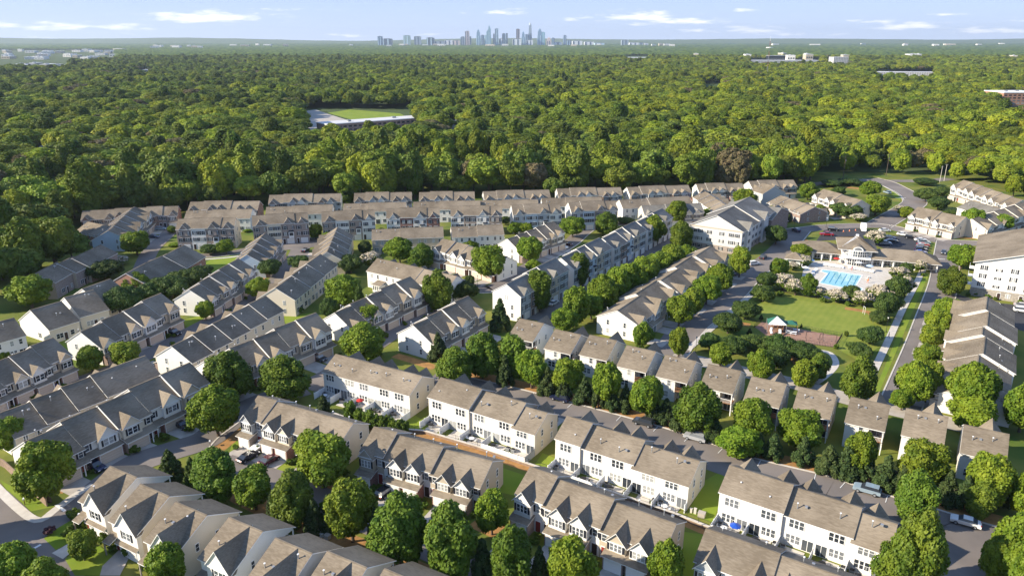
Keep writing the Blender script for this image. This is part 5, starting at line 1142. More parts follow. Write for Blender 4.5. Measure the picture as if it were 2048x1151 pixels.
# ------------------------------------------------------------------ cars
def car_paint(name, c, r=.25, metal=.3):
    if name not in MATS:
        m = mat(name, c, r, spec=.6, metal=metal); m.node_tree.nodes['Principled BSDF'].inputs['Coat Weight'].default_value = .6
    return name
PAINT = {'black':(.012,.013,.016),'navy':(.012,.02,.06),'dark grey':(.05,.055,.06),'silver':(.50,.51,.52),'white':(.82,.82,.82),'blue':(.01,.07,.45),'red':(.45,.01,.015),'maroon':(.10,.012,.02),'pale blue':(.35,.45,.52)}
CARM = {}
def car_meshes(kind, color):
    k = (kind, color)
    if k in CARM: return CARM[k]
    pm = car_paint('paint_'+color.replace(' ','_'), PAINT[color])
    L_, Wd = {'sedan':(4.7,1.82),'suv':(4.75,1.92),'pickup':(5.6,1.98)}[kind]
    prof = {'sedan':[(-2.35,.35),(-2.38,.72),(-2.2,.92),(-1.75,.98),(-1.0,1.42),(.45,1.45),(1.15,.98),(2.0,.86),(2.33,.70),(2.35,.35)],
            'suv':[(-2.35,.40),(-2.38,.95),(-2.25,1.12),(-1.95,1.62),(-1.6,1.72),(.35,1.72),(1.1,1.12),(2.1,.98),(2.36,.80),(2.36,.40)],
            'pickup':[(-2.8,.45),(-2.82,1.05),(-.75,1.08),(-.6,1.75),(.8,1.78),(1.4,1.15),(2.5,1.05),(2.8,.9),(2.8,.45)]}[kind]
    cabin = {'sedan':(3,7),'suv':(2,7),'pickup':(2,6)}[kind]
    b = MB(); n = len(prof)
    def wid(i, z): 
        w = Wd/2*(1 if z < 1.0 else .86 if z < 1.35 else .74); 
        if i in (0,n-1,1,n-2): w *= .93
        return w
    Lf = [(-wid(i,z), x, z) for i,(x,z) in enumerate(prof)]; Rt = [(wid(i,z), x, z) for i,(x,z) in enumerate(prof)]
    # body: sides as a fan with a belt line so that glass can sit above
    belt = 1.0 if kind != 'suv' else 1.12
    if kind == 'pickup': belt = 1.12
    lo = [(x, min(z, belt)) for x, z in prof]
    bt = len(b.v); kk = b.mi(pm)
    for s in (-1, 1): b.v += [(s*Wd/2*(.95 if i in (0,1,n-1,n-2) else 1), x, z) for i,(x,z) in enumerate(lo)]
    for i in range(n-1): b.f.append((bt+i, bt+i+1, bt+n+i+1, bt+n+i)); b.m.append(kk)
    b.f.append(tuple(bt+i for i in range(n))); b.m.append(kk); b.f.append(tuple(bt+n+i for i in range(n-1,-1,-1))); b.m.append(kk); b.f.append((bt, bt+n, bt+2*n-1, bt+n-1)); b.m.append(kk)
    # roof slab
    i0, i1 = {'sedan':(4,5),'suv':(3,5),'pickup':(3,4)}[kind]; xr0, xr1 = prof[i0][0], prof[i1][0]; zr = max(p[1] for p in prof)
    b.slab([(-Wd*.38,xr0,zr),(Wd*.38,xr0,zr),(Wd*.38,xr1,zr),(-Wd*.38,xr1,zr)], .05, pm, pm)
    g = MB(); c0, c1 = prof[cabin[0]] if kind != 'suv' else (-2.2,1.12), prof[cabin[1]-1] if kind == 'pickup' else prof[6]
    y0, y1 = c0[0], c1[0]
    Q = [(-Wd*.46,y0,belt-.02),(Wd*.46,y0,belt-.02),(Wd*.46,y1,belt-.02),(-Wd*.46,y1,belt-.02)]; U_ = [(-Wd*.385,xr0+.02,zr-.04),(Wd*.385,xr0+.02,zr-.04),(Wd*.385,xr1-.02,zr-.04),(-Wd*.385,xr1-.02,zr-.04)]
    bb = len(g.v); g.v += Q+U_; kg = g.mi('glass')
    for f in ((0,1,5,4),(1,2,6,5),(2,3,7,6),(3,0,4,7)): g.f.append(tuple(bb+q for q in f)); g.m.append(kg)
    w = MB(); r = .34
    for i in range(12):
        pass
    w.tube([(-.11,0,0),(.11,0,0)], r, 'metal_black', 14); rim = MB(); rim.tube([(-.125,0,0),(.125,0,0)], r*.6, 'metal_grey', 12)
    hl = MB(); hl.box(-.22,.22,-.06,.03,-.08,.08,'white'); tl = MB(); tl.box(-.18,.18,-.03,.06,-.1,.1,'red')
    CARM[k] = (b.mesh('body'), g.mesh('window_glass'), w.mesh('wheel'), rim.mesh('rim'), hl.mesh('headlight'), tl.mesh('tail_light'), L_, Wd); return CARM[k]
UA, VA = R(-32), R(57)       # along the rows, across the rows
def car(px, py, ang, kind, color, label, group='parked cars'):
    b, g, w, rim, hl, tl, L_, Wd = car_meshes(kind, color); x, y = G(px, py)
    t = empty('pickup_truck' if kind == 'pickup' else 'parked_car', (x,y,.07), ang-math.pi/2, label, 'pickup' if kind == 'pickup' else 'car', group)
    link('body', b, t); link('window_glass', g, t)
    for sx_ in (-1,1):
        for yy in (-1.42, 1.45): 
            o = link('wheel', w, t, (sx_*(Wd/2-.1), yy*(1.15 if kind == 'pickup' else 1), .34)); link('rim', rim, o)
        link('headlight', hl, t, (sx_*Wd*.33, L_/2-.04, .72)); link('tail_light', tl, t, (sx_*Wd*.36, -L_/2+.03, .80))
    return t
CARS = [(1120,800,UA+math.pi,'suv','navy','dark navy car on the lane nearest the left lane end'),(1287,849,UA+math.pi,'suv','dark grey','dark grey car on the lane behind the third white row'),(1390,879,UA+math.pi,'suv','silver','silver suv on the lane beside the big yellow green tree'),
 (1733,984,UA+math.pi,'suv','pale blue','pale blue grey suv on the lane behind the fourth white row'),(1930,1048,UA+math.pi,'sedan','white','white sedan in tree shade at the lower right'),
 (524,896,VA+math.pi,'suv','white','white suv in front of the brick garages at lower left'),(497,918,VA,'sedan','black','black sedan on the driveway beside the white suv'),(540,924,VA,'sedan','maroon','dark maroon sedan on the driveway under the maple'),(773,988,VA,'suv','black','black suv on a shaded driveway of the tan ended garage row'),
 (102,775,R(-28),'sedan','blue','bright blue car on a driveway at the left edge'),(362,854,R(-30),'sedan','black','black sedan on the driveway right of the four gables'),(192,938,R(-30),'suv','navy','navy suv partly behind the corner house roof'),(348,669,R(-25),'suv','black','black car on a driveway left of the cream rear row'),
 (638,720,R(-32),'suv','dark grey','dark grey suv under the garage row behind the central maples'),(475,594,R(-15),'suv','black','black car on a driveway near the small maple, left'),(1125,496,R(-40),'sedan','white','white car on the driveway beside the red car'),(1134,490,R(-40),'sedan','maroon','dark red car on a driveway beside a white car'),
 (1184,454,R(15),'suv','white','white car in front of the far brick and siding block'),(1379,449,R(20),'suv','dark grey','dark car under the trees by the grey roofed row'),(1107,609,VA,'sedan','white','white car half hidden below the three storey blocks'),
 (611,503,R(80),'sedan','black','black car in the turning circle'),(611,480,R(10),'suv','black','black car at the far brick fronts by a leafy tree'),(322,460,R(5),'suv','pale blue','silver blue car by the blue gabled row'),(307,476,R(0),'sedan','navy','navy car on a driveway of the blue gabled row'),
 (1526,517,VA,'suv','dark grey','dark suv driving on the duplex street'),(1508,530,R(20),'suv','white','white suv turning off the duplex street'),(1592,463,R(100),'suv','navy','dark car at the upper street corner'),(1470,549,VA,'sedan','navy','navy car in tree shade on the duplex street'),
 (1666,461,R(-20),'suv','black','dark van by the hedge in the club car park'),(1805,471,R(-35),'sedan','white','white car at the top of the club car park'),(1821,477,R(-35),'suv','black','black car beside the top white one in the club car park'),
 (1841,482,R(-10),'sedan','white','white car first in the right column of the club car park'),(1848,487,R(-10),'suv','pale blue','pale blue car second in the right column of the club car park'),(1846,492,R(-10),'sedan','red','red car in the right column of the club car park'),(1844,497,R(-10),'suv','dark grey','dark grey car below the red one in the club car park'),
 (1842,502,R(-10),'suv','navy','navy car fifth in the right column of the club car park'),(1840,507,R(-10),'sedan','blue','blue car last in the right column of the club car park'),(1780,479,R(-10),'suv','navy','navy car top of the middle column in the club car park'),(1783,484,R(-10),'sedan','dark grey','dark car middle of the middle column in the club car park'),
 (1771,489,R(-10),'suv','silver','silver car nearest the clubhouse roof'),(1887,507,VA+math.pi,'sedan','dark grey','dark car driving up the straight street'),(1774,387,R(100),'suv','pale blue','pale blue car on the entrance street'),(1769,463,R(0),'sedan','white','white car by the street at the top of the car park'),
 (1831,460,R(-40),'sedan','silver','silver car on a driveway of the three garage row'),(1862,466,R(-40),'suv','black','black suv on a driveway of the three garage row'),(1882,472,R(-20),'sedan','pale blue','pale car at the right driveway of the three garage row'),
 (1981,616,R(-25),'suv','white','white suv in the right car park'),(1982,609,R(-25),'sedan','black','black sedan behind the white suv in the right car park'),(2044,614,R(-25),'sedan','silver','silver car cut by the right edge, upper'),(2044,624,R(-25),'suv','white','white car cut by the right edge, lower'),
 (855,655,R(-60),'sedan','dark grey','dark grey car by the shaded middle lane')]
for c in CARS: car(*c)
car(1653,471,R(-10),'pickup','red','bright red pickup truck at the left of the club car park')
# box truck
x, y = G(1726,461); t = empty('box_truck', (x,y,.05), R(160), 'white box truck at the top of the club car park', 'truck')
m = MB(); m.box(-1.1,1.1,-2.6,1.6,.7,3.0,'white'); m.build('cargo_box', t); m = MB(); m.prism([(1.7,.45),(3.5,.45),(3.5,1.2),(2.9,2.0),(1.7,2.1)], -1.0, 1.0, 'white'); m.build('cab', t); m = MB(); m.box(-.9,.9,3.0,3.3,1.3,1.75,'glass'); m.build('windscreen', t)
for sx_ in (-1,1):
    for yy in (-1.6,2.6): link('wheel', car_meshes('suv','white')[2], t, (sx_*.95,yy,.36))
for i, (px, py) in enumerate(((1687,463),(1699,462),(1711,461))):
    x, y = G(px, py); m = MB(); m.cyl(0,0,0,.75,.22,.05,'orange',10); m.box(-.28,.28,-.28,.28,0,.04,'orange'); m.cyl(0,0,.35,.5,.155,.115,'white',10)
    tag(m.build('traffic_cone', None, (x,y,.03)), 'orange traffic cone in the club car park, %s of three'%['left','middle','right'][i], 'cone', 'traffic cones')
# ------------------------------------------------------------------ clubhouse
a, b_ = G(1681,526.6), G(1740.6,532); cb = Bld('clubhouse', 'tan roofed clubhouse with a two storey glazed middle beside the pool', 'clubhouse', a, b_, 0, world=True); cL = cb.L
D_ = 16
def hip(x0, x1, y0, y1, he, rise, hx, m='shingle_brown'): return gable_roof(cb.root, x0, x1, y0, y1, he, rise, m, oh=.7, hip0=hx, hip1=hx)
mb = MB(); mb.box(0, cL, 0, D_, 0, 6.1, 'siding_white'); mb.build('wall', cb.root)
hip(-1.0, cL+1.0, -1.2, D_, 6.1, 2.9, (D_+1)/2-1.5)
# curved front bay
mb = MB(); arc = [(cL*.5+cL*.42*math.cos(t), -2.6*math.sin(t)) for t in np.linspace(math.pi, 0, 9)]
bb = len(mb.v); mb.v += [(p[0],p[1],0) for p in arc]+[(p[0],p[1],6.05) for p in arc]; kk = mb.mi('siding_white')
for i in range(8): mb.f.append((bb+i,bb+i+1,bb+9+i+1,bb+9+i)); mb.m.append(kk)
mb.f.append(tuple(bb+9+i for i in range(9))); mb.m.append(kk); mb.build('curved_bay', cb.root)
for lv, (z0, z1) in enumerate(((.4,2.7),(3.75,5.7))):
    for i in range(8):
        p, q = Vector(arc[i]), Vector(arc[i+1]); d = (q-p); L = d.length; an = math.atan2(d.y, d.x); k = ('cw', lv, round(L,2))
        if k not in CACHE:
            w_ = MB(); w_.box(L*.1, L*.9, -.06, 0, z0, z1, 'glass'); w_.box(L*.46, L*.54, -.09, 0, z0, z1, 'trim'); w_.box(L*.1, L*.9, -.09, 0, (z0+z1)/2-.05, (z0+z1)/2+.05, 'trim'); CACHE[k] = w_.mesh('window')
        link('window', CACHE[k], cb.root, (p.x,p.y,0), an)
mb = MB(); mb.box(cL*.5-cL*.46, cL*.5+cL*.46, -3.0, -.1, 3.0, 3.4, 'trim'); mb.build('balcony_band', cb.root)
# arched dormer
mb = MB(); n = 10; pl = [(1.9*math.cos(t), 1.5*math.sin(t)) for t in np.linspace(0, math.pi, n)]
mb.prismy([(p[0]+cL*.5, p[1]+6.1) for p in pl], -2.3, 4.5, 'shingle_brown'); mb.prismy([(p[0]*.95+cL*.5, p[1]*.93+6.1) for p in pl], -2.42, -2.2, 'trim'); mb.prismy([(p[0]*.7+cL*.5, p[1]*.66+6.25) for p in pl], -2.48, -2.3, 'glass'); mb.build('arched_dormer', cb.root)
mb = MB(); mb.box(cL*.5-.5,cL*.5+.5,D_/2-.5,D_/2+.5,8.4,9.8,'trim'); mb.build('chimney', cb.root)
for sdn, (x0, x1, yf) in (('left', (-16.5, -.02, 2.2)), ('right', (cL+.02, cL+22, -.6))):
    mb = MB(); mb.box(x0, x1, yf+2.4, yf+11, 0, 3.1, 'siding_white'); mb.build('wing_wall', cb.root)
    hip(x0-.4, x1+.4, yf, yf+12, 3.2, 2.6, 5.6)
    nx = int(abs(x1-x0)/3.2)
    for i in range(nx+1):
        x = x0+.3+(x1-x0-.6)*i/nx; mb = MB(); mb.box(x-.22, x+.22, yf, yf+.45, 0, 3.15, 'trim'); mb.build('column', cb.root)
        if i < nx: window(cb.root, 'near', x+(x1-x0)/nx/2, 0, .3, 1.8, 2.3, 2, False, False, depth=yf+2.4)
for i, (px, py, ang) in enumerate(((1588,529,R(-25)),)):
    x, y = G(px, py); t = empty('pavilion', (x,y,0), ang, 'small hip roofed pavilion left of the pool', 'pavilion')
    m = MB(); 
    for k_ in range(4):
        c4 = [(-3.4,-3.4),(3.4,-3.4),(3.4,3.4),(-3.4,3.4)]; m.slab([c4[k_]+(2.9,), c4[(k_+1)%4]+(2.9,), (0,0,5.0)], .15, 'shingle_brown', 'trim')
    m.build('roof', t); m = MB(); m.box(-2.2,2.2,-2.2,2.2,0,2.85,'siding_white'); m.box(-.6,.6,-2.24,-2.2,.1,2.2,'glass'); m.build('wall', t)
    for (lx,ly) in ((-2.9,-2.9),(2.9,-2.9),(2.9,2.9),(-2.9,2.9)): m = MB(); m.box(lx-.12,lx+.12,ly-.12,ly+.12,0,2.9,'trim'); m.build('post', t)
# pool
sheet('pool_deck', pxpoly([(1606,541),(1628,522),(1680,521),(1745,530),(1795,537),(1800,548),(1780,562),(1762,580),(1745,592),(1700,602),(1655,598),(1600,578)]), .10, 'concrete_pale', 'pale concrete deck round the swimming pool')
mat('pool_water', (.24,.50,.54), .08, (.32,.60,.62), scale=.8, spec=.5, bump=.12)
PW = pxpoly([(1638,566),(1655,547),(1641,543),(1645,539.5),(1660,541),(1724.5,550.5),(1712,572),(1726,577),(1722,583),(1706,579)])
sheet('pool_water', PW, .108, 'pool_water', 'turquoise swimming pool water')
pa, pb = G(1638,566), G(1654,542); pc, pd_ = G(1711,577), G(1724.5,550.5)
mat('pool_line', (.02,.20,.35), .5)
for i in range(6):
    f = (i+.6)/6.2; A_ = (pa[0]+(pc[0]-pa[0])*f, pa[1]+(pc[1]-pa[1])*f); B_ = (pb[0]+(pd_[0]-pb[0])*f, pb[1]+(pd_[1]-pb[1])*f)
    A_ = (A_[0]+(B_[0]-A_[0])*.12, A_[1]+(B_[1]-A_[1])*.12); B_ = (A_[0]+(B_[0]-A_[0])*.9, A_[1]+(B_[1]-A_[1])*.9)
    strip('pool_lane_line', [A_, B_], .28, 'pool_line', 'dark lane line on the pool, %s from the left'%ORD[i], z=.114, sm=False)
mb = MB(); 
for p, q in zip(PW, PW[1:]+PW[:1]):
    a = Vector(p); b2 = Vector(q); d = (b2-a).normalized(); nn = Vector((-d.y,d.x))*.2; Q = [a-nn,b2-nn,b2+nn,a+nn]; mb.slab([(v.x,v.y,.135) for v in Q], .03, 'trim', 'trim')
tag(mb.build('pool_coping'), 'white edge stones of the pool', kind='structure')
lm = MB(); lm.box(-.33,.33,-.95,.35,.28,.36,'white'); lf = MB(); lf.slab([(-.33,.35,.36),(.33,.35,.36),(.33,.95,.78),(-.33,.95,.78)], .06, 'white', 'white'); lg = MB(); lg.box(-.03,.03,-.03,.03,0,.28,'white')
lounger0 = None
LPOS = [(1648+i*4.6, 530.5+i*.75) for i in range(9)]+[(1698+i*5.2, 537+i*.9) for i in range(10)]+[(1622+i*3.4, 549-i*2.4) for i in range(4)]+[(1615+i*4,556-i*3.0) for i in range(4)]+[(1664+i*6,585+i*1.4) for i in range(3)]+[(1733,560),(1737,556)]
LPOS.sort()
for i, (px, py) in enumerate(LPOS):
    x, y = G(px, py)
    if lounger0 is None:
        o = empty('sun_lounger', (x,y,.1), 0, 'x', 'sun lounger', 'white sun loungers round the pool'); link('seat', lm.mesh('seat'), o); link('backrest', lf.mesh('backrest'), o)
        lgm = lg.mesh('leg')
        for lx, ly in ((-.28,-.85),(.28,-.85),(-.28,.3),(.28,.3)): link('leg', lgm, o, (lx,ly,0))
        lounger0 = o
    else: o = copy_tree(lounger0)
    o.location = (x, y, .1); o.rotation_euler = (0,0,R(-20)+random.uniform(-.2,.2)+(0 if py < 548 else math.pi)); o['label'] = 'white sun lounger on the pool deck, %s from the left'%ORD[i]
for i, (px, py, m_) in enumerate(((1621,531,'cushion_blue'),(1672,528,'red'),(1716,536,'white'),(1738,543,'cushion_blue'),(1610,546,'white'))):
    x, y = G(px, py); umbrella(x, y, .1, m_, ['pale blue poolside parasol by the left wing','red poolside parasol by the curved front','white poolside parasol by the curved front','pale blue poolside parasol by the right wing','white poolside parasol at the left end of the deck'][i], 1.3)
mb = MB(); FPt = [G(*p) for p in [(1546,579),(1600,592),(1656,600),(1700,606),(1748,614),(1772,600),(1800,566)]]
for a, b2 in zip(FPt[:-1], FPt[1:]):
    a = Vector(a); b2 = Vector(b2); n_ = max(1, int((b2-a).length/.33))
    for i in range(n_): p = a+(b2-a)*i/n_; mb.box(p.x-.02,p.x+.02,p.y-.02,p.y+.02,0,1.5,'metal_black')
    for z in (.25, 1.35): mb.tube([(a.x,a.y,z),(b2.x,b2.y,z)], .03, 'metal_black', 4)
tag(mb.build('pool_fence'), 'black metal fence between the pool hedge and the lawn', 'fence')
mb = MB()
FPt = [G(*p) for p in [(1508,655),(1523,642),(1684,672),(1670,695),(1560,680)]]
for a, b2 in zip(FPt[:-1], FPt[1:]):
    a = Vector(a); b2 = Vector(b2); n_ = max(1, int((b2-a).length/.4))
    for i in range(n_): p = a+(b2-a)*i/n_; mb.box(p.x-.02,p.x+.02,p.y-.02,p.y+.02,0,1.15,'metal_black')
    for z in (.2, 1.05): mb.tube([(a.x,a.y,z),(b2.x,b2.y,z)], .025, 'metal_black', 4)
tag(mb.build('playground_fence'), 'low black fence round the playground', 'fence')
# playground
x, y = G(1551,661); t = empty('shade_canopy', (x,y,0), R(-15), 'green and white pointed shade sail over the climbing frame', 'canopy')
cn = [(-2.5,-2.1,2.5),(2.6,-2.1,2.8),(2.7,2.1,2.6),(-2.5,2.1,2.7)]
for i, m_ in enumerate(('white','green_canvas','white','green_canvas')):
    m = MB(); m.slab([cn[i], cn[(i+1)%4], (0,0,4.5)], .04, m_, m_); m.build('sail', t)
for c in cn: m = MB(); m.cyl(c[0],c[1],0,c[2]+.3,.07,.06,'metal_grey',6); m.build('pole', t)
t = empty('climbing_frame', (x,y-1.0,0), R(-15), 'wooden climbing frame with a white slide under the shade sail', 'play structure')
m = MB(); m.box(-1.6,1.6,-1.2,1.2,1.3,1.42,'wood'); m.build('platform', t)
for lx in (-1.5,0,1.5):
    for ly in (-1.1,1.1): m = MB(); m.box(lx-.07,lx+.07,ly-.07,ly+.07,0,2.6,'wood'); m.build('post', t)
m = MB(); m.slab([(.3,-3.6,.25),(1.0,-3.6,.25),(1.0,-1.2,1.45),(.3,-1.2,1.45)], .08, 'white', 'white'); m.box(.24,.3,-3.6,-1.2,.2,.4,'white'); m.build('slide', t)
m = MB(); m.tube([(-1.5,-2.6,.4),(-1.8,-1.9,1.0),(-1.6,-1.2,1.6)], .35, 'white', 8); m.build('tube_slide', t)
x, y = G(1581,661); t = empty('shade_canopy', (x,y,0), R(-15), 'small green canopy right of the main shade sail', 'canopy'); m = MB()
for i in range(4):
    c4 = [(-1.6,-1.4,2.4),(1.6,-1.4,2.4),(1.6,1.4,2.4),(-1.6,1.4,2.4)]; m.slab([c4[i],c4[(i+1)%4],(0,0,3.3)], .05, 'green_canvas', 'green_canvas')
m.build('roof', t)
for c in c4: m = MB(); m.box(c[0]-.06,c[0]+.06,c[1]-.06,c[1]+.06,0,2.4,'wood'); m.build('post', t)
for i, (px, py) in enumerate(((1577,666),(1586,668),(1592,663))):
    x, y = G(px, py); t = empty('picnic_table', (x,y,.03), R(-20), 'white picnic table in the playground, %s of three'%['left','middle','right'][i], 'picnic table', 'picnic tables'); m = MB(); m.box(-.9,.9,-.38,.38,.7,.76,'white'); m.build('table_top', t)
    for s_ in (-1,1): m = MB(); m.box(-.9,.9,s_*.75-.14,s_*.75+.14,.42,.47,'white'); m.build('bench', t); m = MB(); m.slab([(s_*.6-.04,-.85,.05),(s_*.6+.04,-.85,.05),(s_*.6+.04,.85,.05),(s_*.6-.04,.85,.05)], .05, 'white', 'white'); m.box(s_*.6-.04,s_*.6+.04,-.1,.1,0,.7,'white'); m.build('leg', t)
for i, (px, py) in enumerate(((1628,680),(1655,685))):
    x, y = G(px, py); t = empty('swing_set', (x,y,.03), R(-12), 'metal swing set in the playground, %s of two'%['left','right'][i], 'swing', 'swing sets')
    m = MB(); m.tube([(-2.2,0,2.4),(2.2,0,2.4)], .06, 'metal_black')
    for s_ in (-2.2,2.2): m.tube([(s_,-.9,0),(s_,0,2.4),(s_,.9,0)], .05, 'metal_black')
    m.build('frame', t)
    for s_ in (-1,1): m = MB(); m.box(s_-.22,s_+.22,-.1,.1,.45,.5,'metal_black'); m.tube([(s_-.2,0,.48),(s_-.2,0,2.4)], .015, 'metal_grey', 4); m.tube([(s_+.2,0,.48),(s_+.2,0,2.4)], .015, 'metal_grey', 4); m.build('seat', t)
x, y = G(1729,629); m = MB(); m.cyl(0,0,0,2.4,.05,.05,'white'); m.cyl(0,1.2,0,2.4,.05,.05,'white'); m.tube([(0,0,2.35),(0,1.2,2.35)], .05, 'white'); tag(m.build('goal_frame', None, (x,y,0)), 'thin white goal frame at the right end of the lawn', 'goal')
# street lamps
def lamp(px, py, label, h=4.2, glob=True):
    x, y = G(px, py); t = empty('street_lamp', (x,y,.05), 0, label, 'street lamp', 'street lamps'); m = MB(); m.cyl(0,0,0,.5,.14,.09,'metal_black',8); m.cyl(0,0,.5,h,.06,.05,'metal_black',8); m.build('post', t)
    m = MB(); m.cyl(0,0,h,h+.45,.13,.22,'white',8); m.cyl(0,0,h+.45,h+.62,.26,.05,'metal_black',8); m.build('lantern', t)
for px, py, lb in ((1772,664,'black street lamp beside the right pavement of the lawn'),(1391,706,'black street lamp in front of the park evergreens'),(2052,600,'black street lamp at the right car park'),(1890,590,'black street lamp on the straw island'),(1777,471,'black street lamp at the top of the club car park'),(1871,483,'black street lamp at the three garage row'),
                   (955,578,'black street lamp by the middle lane bend'),(1652,455,'black street lamp left of the club car park'),(1588,455,'black street lamp at the upper street corner')): lamp(px, py, lb)
for i, (px, py, lb) in enumerate(((421,892,'post box beside the cul de sac kerb at left'),(50,1008,'post box on the corner lawn at bottom left'),(160,1040,'white post near the first tall gabled house'))):
    x, y = G(px, py); t = empty('post_box', (x,y,0), R(20), lb, 'post box', 'post boxes'); m = MB(); m.box(-.06,.06,-.06,.06,0,1.1,'wood' if i < 2 else 'white'); m.build('post', t); m = MB(); m.box(-.14,.14,-.3,.3,1.1,1.35,'white'); m.build('box', t)
for i, (px, py, m_) in enumerate(((1382,1024,'concrete_pale'),(1390,1026,'concrete_pale'),(1403,1032,'concrete'),(636,847,'concrete'),(642,1072,'white'),(655,1076,'concrete'))):
    x, y = G(px, py); m = MB(); w_ = [.2,.22,.6,.6,.4,.5][i]; h_ = [.9,1.1,.9,.7,.7,.8][i]; m.box(-w_,w_,-w_*.8,w_*.8,0,h_-.06,m_); m.box(-w_-.04,w_+.04,-w_*.8-.04,w_*.8+.04,h_-.06,h_,m_)
    tag(m.build('utility_box', None, (x,y,0), R(-30)), ['slim pale utility box on the grass between the third and fourth white rows','taller pale utility box beside a slim one on the grass','wide grey green utility box between the third and fourth white rows','utility box by the retaining wall at the dark shrub','white utility box behind the bottom gabled houses','tan utility box behind the bottom gabled houses'][i], 'utility box')
# person on the pavement
def person(px, py, label, sh, legs, face=0):
    x, y = G(px, py); me = bpy.data.meshes.new('person')
    J = [(0,0,.95),(0,0,1.2),(0,0,1.42),(0,0,1.52),(0,.02,1.66),(.19,0,1.40),(.25,.08,1.13),(.22,.22,.92),(-.19,0,1.40),(-.25,-.08,1.13),(-.22,.02,.90),(.10,.0,.9),(.11,.16,.50),(.11,.18,.08),(.11,.30,.04),(-.10,0,.9),(-.11,-.10,.50),(-.11,-.26,.10),(-.11,-.14,.04),(0,.0,1.74)]
    E_ = [(0,1),(1,2),(2,3),(3,4),(4,19),(2,5),(5,6),(6,7),(2,8),(8,9),(9,10),(0,11),(11,12),(12,13),(13,14),(0,15),(15,16),(16,17),(17,18)]
    rad = [.15,.14,.15,.06,.095,.065,.045,.035,.065,.045,.035,.10,.065,.045,.04,.10,.065,.045,.04,.07]
    me.from_pydata(J, E_, []); me.materials.append(MI[sh]); o = link('person', me); o.location = (x,y,.1); o.rotation_euler = (0,0,face)
    s = o.modifiers.new('skin','SKIN'); 
    for i, r_ in enumerate(rad): o.data.skin_vertices[0].data[i].radius = (r_, r_*.8)
    o.data.skin_vertices[0].data[0].use_root = True
    o.modifiers.new('sub','SUBSURF').levels = 1; o.modifiers['sub'].render_levels = 1
    tag(o, label, 'person', 'people')
    m = MB(); v, f = ICO1; 
    for vv in v: m.v.append((vv[0]*.105, vv[1]*.11-.02, vv[2]*.12+1.70))
    for ff in f: m.f.append(tuple(ff)); m.m.append(m.mi('hair'))
    h = m.build('hair', o)
    return o
person(1777,676,'person in dark clothes walking on the pavement beside the lawn','shirt_dark','navy',R(60))
person(1703,541,'person in red standing between the loungers and the pool','red','x',R(180))
person(1735,566,'person with a red top at the right side of the pool','orange','x',R(90))
# utility poles and wires
def pole(px, py, h, label, lean=0):
    x, y = G(px, py); t = empty('utility_pole', (x,y,0), R(20), label, 'utility pole', 'utility poles'); m = MB(); m.tube([(0,0,0),(lean,0,h)], [.2,.14], 'bark', 8); m.build('pole', t)
    for z in (h-.5, h-1.6): m = MB(); m.box(-1.5+lean,1.5+lean,-.1,.1,z,z+.16,'bark'); m.build('crossarm', t)
    m = MB(); m.cyl(lean+.35,0,h-3.2,h-2.3,.25,.25,'metal_grey',8); m.build('transformer', t); return (x+lean, y, h-.4)
pp = [pole(1685,362,15,'utility pole left of the entrance street at the forest edge'),pole(1772,352,14,'utility pole with a leaning brace in front of the woods'),pole(1861,345,13,'utility pole right of the cross street'),pole(1560,352,14,'utility pole standing before the dark woods left of the others')]
for i, (px, py) in enumerate(((1879,366),(1888,362))):
    x, y = G(px, py); m = MB(); m.cyl(0,0,0,10,.16,.12,'concrete_pale',8); m.box(-.9,.9,-.06,.06,9.6,9.8,'metal_grey'); tag(m.build('light_pole', None, (x,y,0)), 'pale light pole at the cross street, %s of two'%['left','right'][i], 'pole', 'pale light poles')
mb = MB()
for a, b2 in ((pp[3],pp[0]),(pp[0],pp[1]),(pp[1],pp[2])):
    for o_x in (-1.2,0,1.2):
        P = [(a[0]+(b2[0]-a[0])*t+o_x, a[1]+(b2[1]-a[1])*t, a[2]+(b2[2]-a[2])*t-2.2*4*t*(1-t)*.5) for t in np.linspace(0,1,9)]; mb.tube(P, .03, 'metal_black', 4)
tag(mb.build('power_line'), 'black power lines strung between the utility poles', 'power line')

# ------------------------------------------------------------------ things in and beyond the forest
def flat_building(px0, px1, ybase, h, dep, m, roofm, label, cat='building', group=None, ang=0, win=True):
    x0, y0 = G(px0, ybase); x1, _ = G(px1, ybase); L = x1-x0; t = empty('commercial_building', (x0,y0,0), ang, label, cat, group)
    b = MB(); b.box(0,L,0,dep,0,h,m); b.build('wall', t); b = MB(); b.box(-.4,L+.4,-.4,dep+.4,h,h+.7,'trim',roofm); b.box(L*.2,L*.2+3,dep*.3,dep*.3+3,h+.7,h+2.2,'metal_grey'); b.box(L*.6,L*.6+4,dep*.5,dep*.5+3,h+.7,h+2.0,'metal_grey'); b.build('roof', t)
    if win:
        for z in np.arange(1.5, h-1, 3.2):
            b = MB(); k = max(3, int(L/5))
            for i in range(k): b.box(L*(i+.2)/k, L*(i+.8)/k, -.06, .0, z, z+1.6, 'glass')
            b.build('window_band', t)
    return t
flat_building(655,925,268,8,22,'brick_brown','siding_pale','long school building with a pale roof beside the sports field','school', ang=R(38))
sheet('sports_field', pxpoly([(655,226),(700,219),(800,227),(812,233),(740,241),(705,240)]), .05, 'grass_bright', 'bright green sports field in the forest')
sheet('school_yard', pxpoly([(600,224),(632,219),(650,226),(700,242),(800,240),(850,236),(840,262),(640,275),(600,250)]), .04, 'concrete', 'grey school yard and running strip')
flat_building(895,918,262,7,16,'siding_grey','metal_grey','small metal roofed house hidden among the trees at centre','house')
flat_building(622,668,352,5,9,'brick_red','shingle_brown','low brown roofed house in the trees above the far roofs','house', win=False)
flat_building(70,98,314,5,12,'siding_white','shingle_grey','grey roofed house among the trees at far left','house')
